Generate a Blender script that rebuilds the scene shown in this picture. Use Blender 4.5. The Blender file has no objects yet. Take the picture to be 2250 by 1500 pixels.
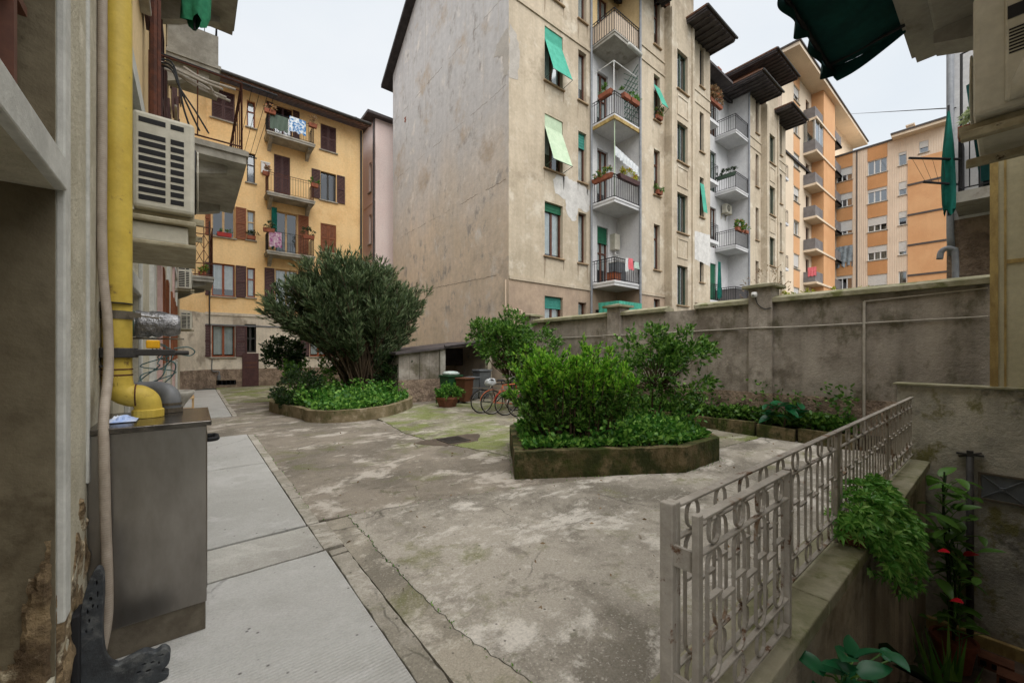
import bpy, math, random
import numpy as np
from mathutils import Vector, Matrix
R = math.radians
random.seed(7); rng = np.random.default_rng(7)
scene = bpy.context.scene
C = scene.collection

# ------------------------------------------------------------------ camera
EYE = 1.7; FPX = 875.0; YAW = R(38.7); HORIZON = 775.0
cam_d = bpy.data.cameras.new('camera'); cam = bpy.data.objects.new('camera', cam_d); C.objects.link(cam)
cam_d.sensor_width = 36; cam_d.lens = 36*FPX/2250; cam_d.shift_y = (HORIZON-750)/2250
cam_d.clip_start = 0.05; cam_d.clip_end = 1500
cam.location = (0, 0, EYE); cam.rotation_euler = (R(90), 0, -YAW)
scene.camera = cam

# ------------------------------------------------------------------ sky and sun (overcast)
SUN_EL, SUN_AZ = R(64), R(192)          # azimuth from +Y clockwise
w = bpy.data.worlds.new('World'); scene.world = w; w.use_nodes = True
nt = w.node_tree; nt.nodes.clear()
out = nt.nodes.new('ShaderNodeOutputWorld')
sky = nt.nodes.new('ShaderNodeTexSky'); sky.sky_type = 'NISHITA'; sky.sun_disc = False
sky.sun_elevation = SUN_EL; sky.sun_rotation = SUN_AZ; sky.air_density = 1.5; sky.dust_density = 4
b1 = nt.nodes.new('ShaderNodeBackground'); b1.inputs[1].default_value = 0.05
nt.links.new(sky.outputs[0], b1.inputs[0])
tc = nt.nodes.new('ShaderNodeTexCoord'); mp_ = nt.nodes.new('ShaderNodeMapping'); mp_.inputs['Scale'].default_value = (1, 1, 2.2)
no = nt.nodes.new('ShaderNodeTexNoise'); no.inputs['Scale'].default_value = 1.6; no.inputs['Detail'].default_value = 5
rp = nt.nodes.new('ShaderNodeValToRGB')
rp.color_ramp.elements[0].position = .3; rp.color_ramp.elements[0].color = (.80, .85, .895, 1)
rp.color_ramp.elements[1].position = .62; rp.color_ramp.elements[1].color = (.93, .945, .96, 1)
b2 = nt.nodes.new('ShaderNodeBackground'); b2.inputs[1].default_value = 0.34
nt.links.new(tc.outputs['Generated'], mp_.inputs[0]); nt.links.new(mp_.outputs[0], no.inputs['Vector'])
nt.links.new(no.outputs['Fac'], rp.inputs[0]); nt.links.new(rp.outputs[0], b2.inputs[0])
mx = nt.nodes.new('ShaderNodeMixShader'); mx.inputs[0].default_value = 0.88
nt.links.new(b1.outputs[0], mx.inputs[1]); nt.links.new(b2.outputs[0], mx.inputs[2]); nt.links.new(mx.outputs[0], out.inputs[0])

sun_d = bpy.data.lights.new('sun', 'SUN'); sun_d.energy = 1.5; sun_d.angle = R(90); sun_d.color = (1, .97, .93)
sun = bpy.data.objects.new('sun', sun_d); C.objects.link(sun)
sd = Vector((math.sin(SUN_AZ)*math.cos(SUN_EL), math.cos(SUN_AZ)*math.cos(SUN_EL), math.sin(SUN_EL)))
sun.rotation_euler = (-sd).to_track_quat('-Z', 'Y').to_euler(); sun.location = (0, 0, 40)
vs = scene.view_settings; vs.view_transform = 'Standard'; vs.look = 'None'; vs.gamma = 1; vs.exposure = 1.65
scene.cycles.max_bounces = 8; scene.cycles.diffuse_bounces = 6; scene.cycles.transparent_max_bounces = 8
scene.cycles.use_denoising = True

# ------------------------------------------------------------------ materials
def lin(c):
    if isinstance(c, str):
        c = tuple(int(c[i:i+2], 16) for i in (0, 2, 4))
    f = lambda v: v/12.92 if v <= .04045 else ((v+.055)/1.055)**2.4
    return tuple(f(v/255) for v in c) + (1,)
MATS = {}
def M(name, c1, c2=None, scale=2.0, rough=.85, bump=.15, bscale=45, streak=0.0, spot=None, spot_scale=1.2, spot_pos=(.52, .66),
      metal=0, detail=7, aniso=(1, 1, 1), slab=None, lines=None, ground=False, spec=.3, speck=0.0, bdist=.02, zmix=None):
    if name in MATS: return MATS[name]
    m = bpy.data.materials.new(name); m.use_nodes = True; MATS[name] = m
    t = m.node_tree; N = t.nodes; L = t.links; b = N['Principled BSDF']
    b.inputs['Roughness'].default_value = rough; b.inputs['Metallic'].default_value = metal
    b.inputs['Specular IOR Level'].default_value = spec
    g = N.new('ShaderNodeNewGeometry')
    def noise(sc, det, asp=(1, 1, 1), dist=0):
        mp = N.new('ShaderNodeMapping'); mp.inputs['Scale'].default_value = asp
        n = N.new('ShaderNodeTexNoise'); n.inputs['Scale'].default_value = sc; n.inputs['Detail'].default_value = det
        n.inputs['Roughness'].default_value = .68; n.inputs['Distortion'].default_value = dist
        L.new(g.outputs['Position'], mp.inputs[0]); L.new(mp.outputs[0], n.inputs['Vector']); return n.outputs['Fac']
    def mix(fac, a, bb, mode='MIX'):
        x = N.new('ShaderNodeMix'); x.data_type = 'RGBA'; x.blend_type = mode
        for s, v in ((x.inputs[0], fac), (x.inputs[6], a), (x.inputs[7], bb)):
            if isinstance(v, (tuple, list)): s.default_value = v
            elif isinstance(v, (int, float)): s.default_value = v
            else: L.new(v, s)
        return x.outputs[2]
    def ramp(v, p0, p1):
        r = N.new('ShaderNodeMapRange'); r.inputs[1].default_value = p0; r.inputs[2].default_value = p1
        r.interpolation_type = 'SMOOTHSTEP'; L.new(v, r.inputs[0]); return r.outputs[0]
    col = lin(c1)
    if c2: col = mix(ramp(noise(scale, detail, aniso), .36, .64), lin(c1), lin(c2))
    if zmix:      # weathering that covers the upper part with a ragged lower limit
        z0, z1, zc = zmix
        sx = N.new('ShaderNodeSeparateXYZ'); L.new(g.outputs['Position'], sx.inputs[0])
        nz = N.new('ShaderNodeMath'); nz.operation = 'MULTIPLY_ADD'; nz.inputs[1].default_value = (z1-z0)*1.6; L.new(noise(.28, 8, (1, 1, .7), .5), nz.inputs[0]); L.new(sx.outputs[2], nz.inputs[2])
        fz = N.new('ShaderNodeMath'); fz.operation = 'MULTIPLY'; fz.inputs[1].default_value = .92; L.new(ramp(nz.outputs[0], z0+(z1-z0)*.8, z1+(z1-z0)*.8), fz.inputs[0])
        col = mix(fz.outputs[0], col, lin(zc))
    if streak:
        s = ramp(noise(1.0, 6, (3.2, 3.2, .16), .3), .40, .68)
        f = N.new('ShaderNodeMath'); f.operation = 'MULTIPLY'; f.inputs[1].default_value = streak; L.new(s, f.inputs[0])
        col = mix(f.outputs[0], col, lin((62, 58, 52)))
        s2 = ramp(noise(1.0, 5, (2.1, 2.1, .09), .2), .58, .75)
        f2 = N.new('ShaderNodeMath'); f2.operation = 'MULTIPLY'; f2.inputs[1].default_value = streak*.6; L.new(s2, f2.inputs[0])
        col = mix(f2.outputs[0], col, lin((205, 198, 188)))
    if spot:
        for k, sp in enumerate(spot if isinstance(spot, list) else [spot]):
            s = ramp(noise(spot_scale*(1+.7*k), 8, (1, 1.0+.3*k, 1)), spot_pos[0], spot_pos[1])
            col = mix(s, col, lin(sp))
    if speck:
        s = ramp(noise(70, 3), .60, .72); f = N.new('ShaderNodeMath'); f.operation = 'MULTIPLY'; f.inputs[1].default_value = speck; L.new(s, f.inputs[0])
        col = mix(f.outputs[0], col, lin((48, 46, 42)))
    hs = noise(bscale, 4)
    # fine value variation so that no surface is flat
    fv = ramp(noise(bscale*.35, 5), .25, .75)
    col = mix(.16, col, mix(fv, (0.0, 0.0, 0.0, 1), col)) if rough > .3 else col
    L.new(col, b.inputs['Base Color']) if not isinstance(col, tuple) else setattr(b.inputs['Base Color'], 'default_value', col)
    if bump:
        bp = N.new('ShaderNodeBump'); bp.inputs['Strength'].default_value = bump; bp.inputs['Distance'].default_value = bdist
        h = hs
        if lines:   # fine parallel relief (ribs, slats): axis, period
            ax, per, amt = lines
            sx = N.new('ShaderNodeSeparateXYZ'); L.new(g.outputs['Position'], sx.inputs[0])
            mm = N.new('ShaderNodeMath'); mm.operation = 'MULTIPLY'; mm.inputs[1].default_value = 2*math.pi/per; L.new(sx.outputs[ax], mm.inputs[0])
            ss = N.new('ShaderNodeMath'); ss.operation = 'SINE'; L.new(mm.outputs[0], ss.inputs[0])
            ma = N.new('ShaderNodeMath'); ma.operation = 'MULTIPLY_ADD'; ma.inputs[1].default_value = amt; L.new(ss.outputs[0], ma.inputs[0]); L.new(hs, ma.inputs[2]); h = ma.outputs[0]
        L.new(h, bp.inputs['Height']); L.new(bp.outputs[0], b.inputs['Normal'])
    return m
def ground_mat(name, base, dark, light, moss=None, moss_amt=.5, seed=0.0, ribs=None, crack=.5, grit=.42):
    """worn concrete: ragged dark and pale patches, grit, pits, hairline cracks, moss"""
    m = bpy.data.materials.new(name); m.use_nodes = True; MATS[name] = m
    t = m.node_tree; N = t.nodes; L = t.links; b = N['Principled BSDF']; b.inputs['Roughness'].default_value = .9; b.inputs['Specular IOR Level'].default_value = .25
    g = N.new('ShaderNodeNewGeometry'); mp = N.new('ShaderNodeMapping'); mp.inputs['Location'].default_value = (seed, seed*1.7, 0); L.new(g.outputs['Position'], mp.inputs[0]); vec = mp.outputs[0]
    def noise(sc, det=12, rough=.72, dist=.3, asp=None):
        v = vec
        if asp: q = N.new('ShaderNodeMapping'); q.inputs['Scale'].default_value = asp; L.new(vec, q.inputs[0]); v = q.outputs[0]
        n = N.new('ShaderNodeTexNoise'); n.inputs['Scale'].default_value = sc; n.inputs['Detail'].default_value = det; n.inputs['Roughness'].default_value = rough; n.inputs['Distortion'].default_value = dist; L.new(v, n.inputs['Vector']); return n.outputs['Fac']
    def ramp(v, p0, p1, hi=1.0):
        r = N.new('ShaderNodeMapRange'); r.inputs[1].default_value = p0; r.inputs[2].default_value = p1; r.inputs[4].default_value = hi; L.new(v, r.inputs[0]); return r.outputs[0]
    def mix(f, a, c, mode='MIX'):
        x = N.new('ShaderNodeMix'); x.data_type = 'RGBA'; x.blend_type = mode
        for s_, v in ((x.inputs[0], f), (x.inputs[6], a), (x.inputs[7], c)):
            if isinstance(v, tuple): s_.default_value = v
            elif isinstance(v, float): s_.default_value = v
            else: L.new(v, s_)
        return x.outputs[2]
    col = mix(ramp(noise(.55), .44, .58), lin(base), lin(dark))
    col = mix(ramp(noise(1.1, asp=(1, 1.5, 1)), .53, .60, .85), col, lin(light))
    col = mix(ramp(noise(2.6), .55, .62, .7), col, lin(dark))
    col = mix(ramp(noise(7.0), .58, .66, .6), col, lin(light))
    if moss:
        col = mix(ramp(noise(.9, asp=(1, 1.2, 1)), .62-.16*moss_amt, .70-.14*moss_amt, .8), col, lin(moss))
        col = mix(ramp(noise(4.0), .64-.1*moss_amt, .70-.08*moss_amt, .55), col, lin(tuple(int(c*.75) for c in moss)))
    gr = noise(85, 3, .6, 0); col = mix(ramp(gr, .40, .66, grit), col, mix(1.0, col, (.42, .42, .42, 1), 'MULTIPLY'))
    gl = noise(60, 2, .5, 0); col = mix(ramp(gl, .60, .70, .35), col, lin(light))
    vo = N.new('ShaderNodeTexVoronoi'); vo.inputs['Scale'].default_value = 9; L.new(vec, vo.inputs['Vector']); col = mix(ramp(vo.outputs['Distance'], .10, .05, .75), col, lin((58, 54, 48)))
    if crack:
        q = N.new('ShaderNodeMix'); q.data_type = 'VECTOR'; q.inputs[0].default_value = .22; nn = N.new('ShaderNodeTexNoise'); nn.inputs['Scale'].default_value = 2.5; nn.inputs['Detail'].default_value = 6; L.new(vec, nn.inputs['Vector']); L.new(vec, q.inputs[4]); L.new(nn.outputs['Color'], q.inputs[5])
        vc = N.new('ShaderNodeTexVoronoi'); vc.feature = 'DISTANCE_TO_EDGE'; vc.inputs['Scale'].default_value = .8; L.new(q.outputs[1], vc.inputs['Vector'])
        mm = N.new('ShaderNodeMath'); mm.operation = 'MULTIPLY'; L.new(ramp(vc.outputs['Distance'], .007, .002, crack), mm.inputs[0]); L.new(ramp(noise(.8), .50, .56), mm.inputs[1]); col = mix(mm.outputs[0], col, lin((50, 47, 40)))
    L.new(col, b.inputs['Base Color'])
    bp = N.new('ShaderNodeBump'); bp.inputs['Strength'].default_value = .55; bp.inputs['Distance'].default_value = .012
    ad = N.new('ShaderNodeMath'); ad.operation = 'MULTIPLY_ADD'; ad.inputs[1].default_value = .5; L.new(gr, ad.inputs[0]); L.new(noise(14, 6), ad.inputs[2]); h = ad.outputs[0]
    if ribs:
        sx = N.new('ShaderNodeSeparateXYZ'); L.new(g.outputs['Position'], sx.inputs[0]); m1 = N.new('ShaderNodeMath'); m1.operation = 'MULTIPLY'; m1.inputs[1].default_value = 2*math.pi/ribs; L.new(sx.outputs[1], m1.inputs[0]); m2 = N.new('ShaderNodeMath'); m2.operation = 'SINE'; L.new(m1.outputs[0], m2.inputs[0])
        m3 = N.new('ShaderNodeMath'); m3.operation = 'MULTIPLY_ADD'; m3.inputs[1].default_value = .22; L.new(m2.outputs[0], m3.inputs[0]); L.new(h, m3.inputs[2]); h = m3.outputs[0]
    L.new(h, bp.inputs['Height']); L.new(bp.outputs[0], b.inputs['Normal']); return m
def glass_mat(name, tint, refl=.35):
    m = bpy.data.materials.new(name); m.use_nodes = True; MATS[name] = m
    t = m.node_tree; N = t.nodes; L = t.links; N.remove(N['Principled BSDF'])
    tr = N.new('ShaderNodeBsdfTransparent'); tr.inputs[0].default_value = lin(tint)
    gl = N.new('ShaderNodeBsdfGlossy'); gl.inputs['Roughness'].default_value = .04; gl.inputs[0].default_value = (.80, .83, .86, 1)
    fr = N.new('ShaderNodeLayerWeight'); fr.inputs[0].default_value = .5
    pw = N.new('ShaderNodeMath'); pw.operation = 'POWER'; pw.inputs[1].default_value = 2.5; L.new(fr.outputs['Facing'], pw.inputs[0]); ma = N.new('ShaderNodeMath'); ma.operation = 'MULTIPLY_ADD'; ma.inputs[1].default_value = .75-refl; ma.inputs[2].default_value = refl; L.new(pw.outputs[0], ma.inputs[0])
    x = N.new('ShaderNodeMixShader'); L.new(ma.outputs[0], x.inputs[0]); L.new(tr.outputs[0], x.inputs[1]); L.new(gl.outputs[0], x.inputs[2])
    L.new(x.outputs[0], N['Material Output'].inputs[0]); return m
def leaf_mat(name, dark, mid, light, trans=.3, rough=.45):
    m = bpy.data.materials.new(name); m.use_nodes = True; MATS[name] = m
    t = m.node_tree; N = t.nodes; L = t.links; b = N['Principled BSDF']
    g = N.new('ShaderNodeNewGeometry'); r = N.new('ShaderNodeValToRGB'); e = r.color_ramp.elements
    e[0].color = lin(dark); e[1].color = lin(light); q = e.new(.5); q.color = lin(mid)
    L.new(g.outputs['Random Per Island'], r.inputs[0]); L.new(r.outputs[0], b.inputs['Base Color'])
    b.inputs['Roughness'].default_value = rough; b.inputs['Specular IOR Level'].default_value = .35
    tl = N.new('ShaderNodeBsdfTranslucent'); L.new(r.outputs[0], tl.inputs[0])
    x = N.new('ShaderNodeMixShader'); x.inputs[0].default_value = trans
    L.new(b.outputs[0], x.inputs[1]); L.new(tl.outputs[0], x.inputs[2]); L.new(x.outputs[0], N['Material Output'].inputs[0]); return m

# ------------------------------------------------------------------ geometry helpers
def ray(px, py):
    u = px-1125; s, c = math.sin(YAW), math.cos(YAW)
    return Vector((s*FPX+c*u, c*FPX-s*u, HORIZON-py))
def at_z(px, py, z=0.0):
    d = ray(px, py); return Vector((0, 0, EYE)) + d*((z-EYE)/d.z)
def at_y(px, py, Y):
    d = ray(px, py); return Vector((0, 0, EYE)) + d*(Y/d.y)
def at_x(px, py, X):
    d = ray(px, py); return Vector((0, 0, EYE)) + d*(X/d.x)

class MB:
    def __init__(s): s.v = []; s.f = []; s.m = []
    def add(s, vs_, fs, mi=0):
        o = len(s.v); s.v.extend([tuple(p) for p in vs_]); s.f.extend([tuple(o+i for i in f) for f in fs]); s.m.extend([mi]*len(fs)); return s
    def quad(s, a, b, c, d, mi=0): return s.add([a, b, c, d], [(0, 1, 2, 3)], mi)
    def box(s, x0, x1, y0, y1, z0, z1, mi=0):
        return s.add([(x0,y0,z0),(x1,y0,z0),(x1,y1,z0),(x0,y1,z0),(x0,y0,z1),(x1,y0,z1),(x1,y1,z1),(x0,y1,z1)],
                     [(0,3,2,1),(4,5,6,7),(0,1,5,4),(1,2,6,5),(2,3,7,6),(3,0,4,7)], mi)
    def mbox(s, mp, u0, u1, d0, d1, z0, z1, mi=0):
        P = [mp(u, d, z) for z in (z0, z1) for u, d in ((u0, d0), (u1, d0), (u1, d1), (u0, d1))]
        return s.add(P, [(0,3,2,1),(4,5,6,7),(0,1,5,4),(1,2,6,5),(2,3,7,6),(3,0,4,7)], mi)
    def prism(s, pts, z0, z1, mi=0):
        n = len(pts)
        s.add([(p[0], p[1], z0) for p in pts]+[(p[0], p[1], z1) for p in pts],
              [tuple(range(n-1, -1, -1)), tuple(range(n, 2*n))]+[(i, (i+1) % n, n+(i+1) % n, n+i) for i in range(n)], mi); return s
    def tube(s, pts, r, n=8, closed=False, mi=0):
        pts = [Vector(p) for p in pts]; k = len(pts); rs = r if isinstance(r, (list, tuple)) else [r]*k
        rings = []; prev = None
        for i, p in enumerate(pts):
            a = pts[i-1] if (i or closed) else pts[0]; b = pts[(i+1) % k] if (i < k-1 or closed) else pts[-1]
            t = (b-a); t = t.normalized() if t.length > 1e-9 else Vector((0, 0, 1))
            if prev is None:
                x = t.orthogonal().normalized()
            else:
                x = prev - t*prev.dot(t); x = x.normalized() if x.length > 1e-6 else t.orthogonal().normalized()
            prev = x; y = t.cross(x)
            rings.append([p + (x*math.cos(2*math.pi*j/n)+y*math.sin(2*math.pi*j/n))*rs[i] for j in range(n)])
        V = [q for rg in rings for q in rg]; F = []
        for i in range(k if closed else k-1):
            for j in range(n):
                F.append((i*n+j, i*n+(j+1) % n, ((i+1) % k)*n+(j+1) % n, ((i+1) % k)*n+j))
        if not closed: F += [tuple(range(n-1, -1, -1)), tuple((k-1)*n+j for j in range(n))]
        return s.add(V, F, mi)
    def lathe(s, prof, c=(0, 0, 0), n=16, mi=0, sx=1, sy=1):
        V = [(c[0]+sx*r*math.cos(2*math.pi*j/n), c[1]+sy*r*math.sin(2*math.pi*j/n), c[2]+z) for r, z in prof for j in range(n)]
        F = [(i*n+j, i*n+(j+1) % n, (i+1)*n+(j+1) % n, (i+1)*n+j) for i in range(len(prof)-1) for j in range(n)]
        F += [tuple(range(n-1, -1, -1)), tuple((len(prof)-1)*n+j for j in range(n))]
        return s.add(V, F, mi)
    def xform(s, mat):
        s.v = [tuple(mat @ Vector(p)) for p in s.v]; return s
    def build(s, name, mat, parent=None, smooth=False, bevel=0, kind=None):
        me = bpy.data.meshes.new(name); me.from_pydata(s.v, [], s.f)
        for x in (mat if isinstance(mat, (list, tuple)) else [mat]): me.materials.append(x)
        if any(s.m): me.polygons.foreach_set('material_index', s.m)
        if smooth: me.polygons.foreach_set('use_smooth', [True]*len(me.polygons))
        me.update()
        return link(name, me, parent, bevel, kind)
def link(name, me, parent=None, bevel=0, kind=None):
    o = bpy.data.objects.new(name, me); C.objects.link(o)
    if parent is not None:
        o.parent = parent
        if parent.parent is None: o.location = -Vector(parent.location)   # mesh data are in world space
    if bevel:
        bm = o.modifiers.new('bevel', 'BEVEL'); bm.width = bevel; bm.segments = 2; bm.limit_method = 'ANGLE'; bm.angle_limit = R(40)
    if kind: o['kind'] = kind
    return o
def tag(o, label, cat, group=None):
    o['label'] = label; o['category'] = cat
    if group: o['group'] = group
    return o
def thing(name, label, cat, loc=(0, 0, 0), group=None):
    o = bpy.data.objects.new(name, None); C.objects.link(o); o.location = loc; o.empty_display_size = .1
    return tag(o, label, cat, group)
def local_part(name, mb, mat, parent, smooth=False, bevel=0):       # mesh in the thing's own space
    o = mb.build(name, mat, None, smooth, bevel); o.parent = parent; return o
def copy_tree(o, parent=None):
    c = o.copy(); C.objects.link(c); c.parent = parent
    for ch in list(o.children): copy_tree(ch, c)
    return c
def fY(Y0): return lambda u, d, z: (u, Y0+d, z)
def fXm(X0): return lambda u, d, z: (X0+d, u, z)
def fXp(X0): return lambda u, d, z: (X0-d, u, z)

def smooth_path(pts, n=6):
    P = [Vector(p) for p in pts]; P = [2*P[0]-P[1]]+P+[2*P[-1]-P[-2]]; out_ = []
    for i in range(1, len(P)-2):
        for k in range(n):
            t = k/n; a, b, c, d = P[i-1], P[i], P[i+1], P[i+2]
            out_.append(.5*((2*b)+(c-a)*t+(2*a-5*b+4*c-d)*t*t+(3*b-a-3*c+d)*t**3))
    out_.append(P[-2]); return out_
def jag(pts, step=.12, amp=.012, closed=False):
    out_ = []; P = list(pts)
    for i in range(len(P) if closed else len(P)-1):
        a = Vector(P[i][:2]); b = Vector(P[(i+1) % len(P)][:2]); L_ = (b-a).length; k = max(1, int(L_/step)); nrm = Vector((-(b-a).y, (b-a).x))/max(L_, 1e-6)
        for j in range(k):
            p = a+(b-a)*j/k
            if j: p = p+nrm*random.uniform(-amp, amp)
            out_.append((p.x, p.y))
    if not closed: out_.append(tuple(P[-1][:2]))
    return out_

# walls with real openings: front sheet, reveals and a dark room behind each opening
def facade(mp, u0, u1, z0, z1, holes, name, mat, parent, depth=.30, room=.55, roomw=None):
    us = sorted({u0, u1}|{round(h[i], 4) for h in holes for i in (0, 1)}); zs = sorted({z0, z1}|{round(h[i], 4) for h in holes for i in (2, 3)})
    us = [u for u in us if u0 <= u <= u1]; zs = [z for z in zs if z0 <= z <= z1]; mb = MB()
    for a, b in zip(us[:-1], us[1:]):
        run = None
        for c, d in zip(zs[:-1], zs[1:]):
            um, zm = (a+b)/2, (c+d)/2
            inside = any(h[0] < um < h[1] and h[2] < zm < h[3] for h in holes)
            if inside:
                if run: mb.quad(mp(a, 0, run[0]), mp(b, 0, run[0]), mp(b, 0, run[1]), mp(a, 0, run[1])); run = None
            else: run = (run[0], d) if run else (c, d)
        if run: mb.quad(mp(a, 0, run[0]), mp(b, 0, run[0]), mp(b, 0, run[1]), mp(a, 0, run[1]))
    for (a, b, c, d) in holes:
        for p, q in (((a, c), (b, c)), ((b, c), (b, d)), ((b, d), (a, d)), ((a, d), (a, c))):
            mb.quad(mp(p[0], 0, p[1]), mp(q[0], 0, q[1]), mp(q[0], depth, q[1]), mp(p[0], depth, p[1]))
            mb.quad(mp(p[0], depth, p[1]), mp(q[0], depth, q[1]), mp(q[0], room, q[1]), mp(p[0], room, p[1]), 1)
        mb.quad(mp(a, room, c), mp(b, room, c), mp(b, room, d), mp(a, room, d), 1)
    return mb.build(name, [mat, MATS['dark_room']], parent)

def curtain_mesh(mp, a, b, c, d, dd, amp=.018):
    mb = MB(); n = max(6, int((b-a)/.05)); 
    for i in range(n):
        ua, ub = a+(b-a)*i/n, a+(b-a)*(i+1)/n; da, db = dd+amp*math.sin(i*1.7), dd+amp*math.sin((i+1)*1.7)
        mb.quad(mp(ua, da, c), mp(ub, db, c), mp(ub, db, d), mp(ua, da, d))
    return mb
def window(parent, mp, a, b, c, d, fm='brown_frame', leaves=2, cur=None, sill='sill_stone', shut=None, shm='plum_shutter', transom=None, dd=.16,
           blind=None, bm_='green_blind', name='window', fw=.055, midrail=None, glass='glass', shw=None):
    fmat = MATS[fm]; mb = MB()
    mb.mbox(mp, a+.003, a+fw, dd-.035, dd+.035, c+.003, d-.003); mb.mbox(mp, b-fw, b-.003, dd-.035, dd+.035, c+.003, d-.003)
    mb.mbox(mp, a+fw, b-fw, dd-.034, dd+.034, d-fw, d-.003); mb.mbox(mp, a+fw, b-fw, dd-.034, dd+.034, c+.003, c+fw*1.3)
    w_ = (b-a-2*fw)/leaves
    for i in range(1, leaves): mb.mbox(mp, a+fw+w_*i-.045, a+fw+w_*i+.045, dd-.03, dd+.03, c+fw*1.3, d-fw)
    for t_ in ([transom] if transom else [])+([midrail] if midrail else []): mb.mbox(mp, a+fw, b-fw, dd-.031, dd+.031, c+(d-c)*t_-.03, c+(d-c)*t_+.03)
    wo = mb.build(name, fmat, parent)
    for i in range(leaves):
        MB().quad(mp(a+fw+w_*i, dd+.005, c+fw), mp(a+fw+w_*(i+1), dd+.005, c+fw), mp(a+fw+w_*(i+1), dd+.005, d-fw), mp(a+fw+w_*i, dd+.005, d-fw)).build('pane', MATS[glass], wo)
    if cur:
        for i in range(leaves):
            ra, rb, rc = cur if isinstance(cur, tuple) else (0, 1, .05)
            curtain_mesh(mp, a+fw+w_*i+.03, a+fw+w_*(i+1)-.03, c+fw+(d-c)*rc, d-fw, dd+.03, .008).build('curtain', MATS['curtain_white'], wo)
    if sill: MB().mbox(mp, a-.08, b+.08, -.09, dd-.04, c-.06, c-.001).build('sill', MATS[sill], wo, bevel=.008)
    if blind:
        bh = (d-c)*blind; m2 = MB(); k = max(2, int(bh/.06))
        for j in range(k): m2.mbox(mp, a+.01, b-.01, dd-.085+.008*(j % 2), dd-.06, d-bh+bh*j/k+.002, d-bh+bh*(j+1)/k-.004)
        m2.build('roller_blind', MATS[bm_], wo)
    if shut:
        sw = shw or (b-a)/2
        spans = []
        if 'l' in shut: spans.append((a-sw-.02, a-.03, -.06, -.02))
        if 'r' in shut: spans.append((b+.03, b+sw+.02, -.06, -.02))
        if 'c' in shut: spans += [(a+.01, (a+b)/2-.006, .03, .07), ((a+b)/2+.006, b-.01, .03, .07)]
        for (p, q, d0, d1) in spans:
            m3 = MB(); e = .06
            m3.mbox(mp, p, p+e, d0, d1, c+.01, d-.01); m3.mbox(mp, q-e, q, d0, d1, c+.01, d-.01)
            for zz in (c+.01, c+(d-c)*.5-.04, d-.01-.08): m3.mbox(mp, p+e, q-e, d0+.001, d1-.001, zz, zz+.08)
            n = int((d-c)/.075)
            for j in range(n):
                z_ = c+.02+(d-c-.04)*j/n; m3.add([mp(p+e, d0+.008, z_), mp(q-e, d0+.008, z_), mp(q-e, d1-.008, z_+.07), mp(p+e, d1-.008, z_+.07)], [(0, 1, 2, 3)])
            m3.build('shutter', MATS[shm], wo)
    return wo
def railing_mesh(pts, h, z, step=.12, r=.008, solid=None, bottom=.06, rr=.014, belly=0):
    mb = MB()
    for i in range(len(pts)-1):
        a, b = Vector(pts[i]), Vector(pts[i+1]); L_ = (b-a).length
        A, B = Vector((a.x, a.y, z)), Vector((b.x, b.y, z)); up = Vector((0, 0, 1))
        mb.tube([A+up*h, B+up*h], rr, 6); mb.tube([A+up*bottom, B+up*bottom], rr*.8, 6); mb.tube([A+up*h*.88, B+up*h*.88], rr*.6, 5)
        n = max(2, int(L_/step))
        for j in range(n+1):
            p = A+(B-A)*j/n; mb.tube([p+up*(bottom if j not in (0, n) else 0), p+up*h], r if j not in (0, n) else rr, 5)
    return mb
def leaves_mesh(name, P, D, length, width, mat, parent=None, kind=None, fold=.35, jitter=.35, droop=0.0):
    P = np.asarray(P, float); D = np.asarray(D, float); n = len(P)
    D = D/np.maximum(np.linalg.norm(D, axis=1, keepdims=True), 1e-9)
    ln = length*rng.uniform(1-jitter, 1+jitter, (n, 1)); wd = width*rng.uniform(1-jitter*.7, 1+jitter*.7, (n, 1))
    rnd = rng.normal(size=(n, 3)); S = np.cross(D, rnd); S /= np.maximum(np.linalg.norm(S, axis=1, keepdims=True), 1e-9)
    Nn = np.cross(S, D); Nn *= np.sign(Nn[:, 2:3]+1e-6); 
    V = np.empty((n, 4, 3)); mid = P+D*ln*.45
    V[:, 0] = P; V[:, 1] = mid+S*wd*.5+Nn*wd*fold*.5; V[:, 2] = P+D*ln-np.array([0, 0, droop])*ln; V[:, 3] = mid-S*wd*.5+Nn*wd*fold*.5
    me = bpy.data.meshes.new(name); me.vertices.add(n*4); me.vertices.foreach_set('co', V.reshape(-1))
    b = np.arange(n)*4; F = np.stack([b, b+1, b+2, b, b+2, b+3], 1).reshape(-1)
    me.loops.add(n*6); me.loops.foreach_set('vertex_index', F.astype(np.int32))
    me.polygons.add(n*2); me.polygons.foreach_set('loop_start', np.arange(0, n*6, 3, dtype=np.int32)); me.polygons.foreach_set('loop_total', np.full(n*2, 3, np.int32))
    me.materials.append(mat); me.update(calc_edges=True); me.validate()
    return link(name, me, parent, 0, kind)
def sph(n):
    v = rng.normal(size=(n, 3)); return v/np.linalg.norm(v, axis=1, keepdims=True)
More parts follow.
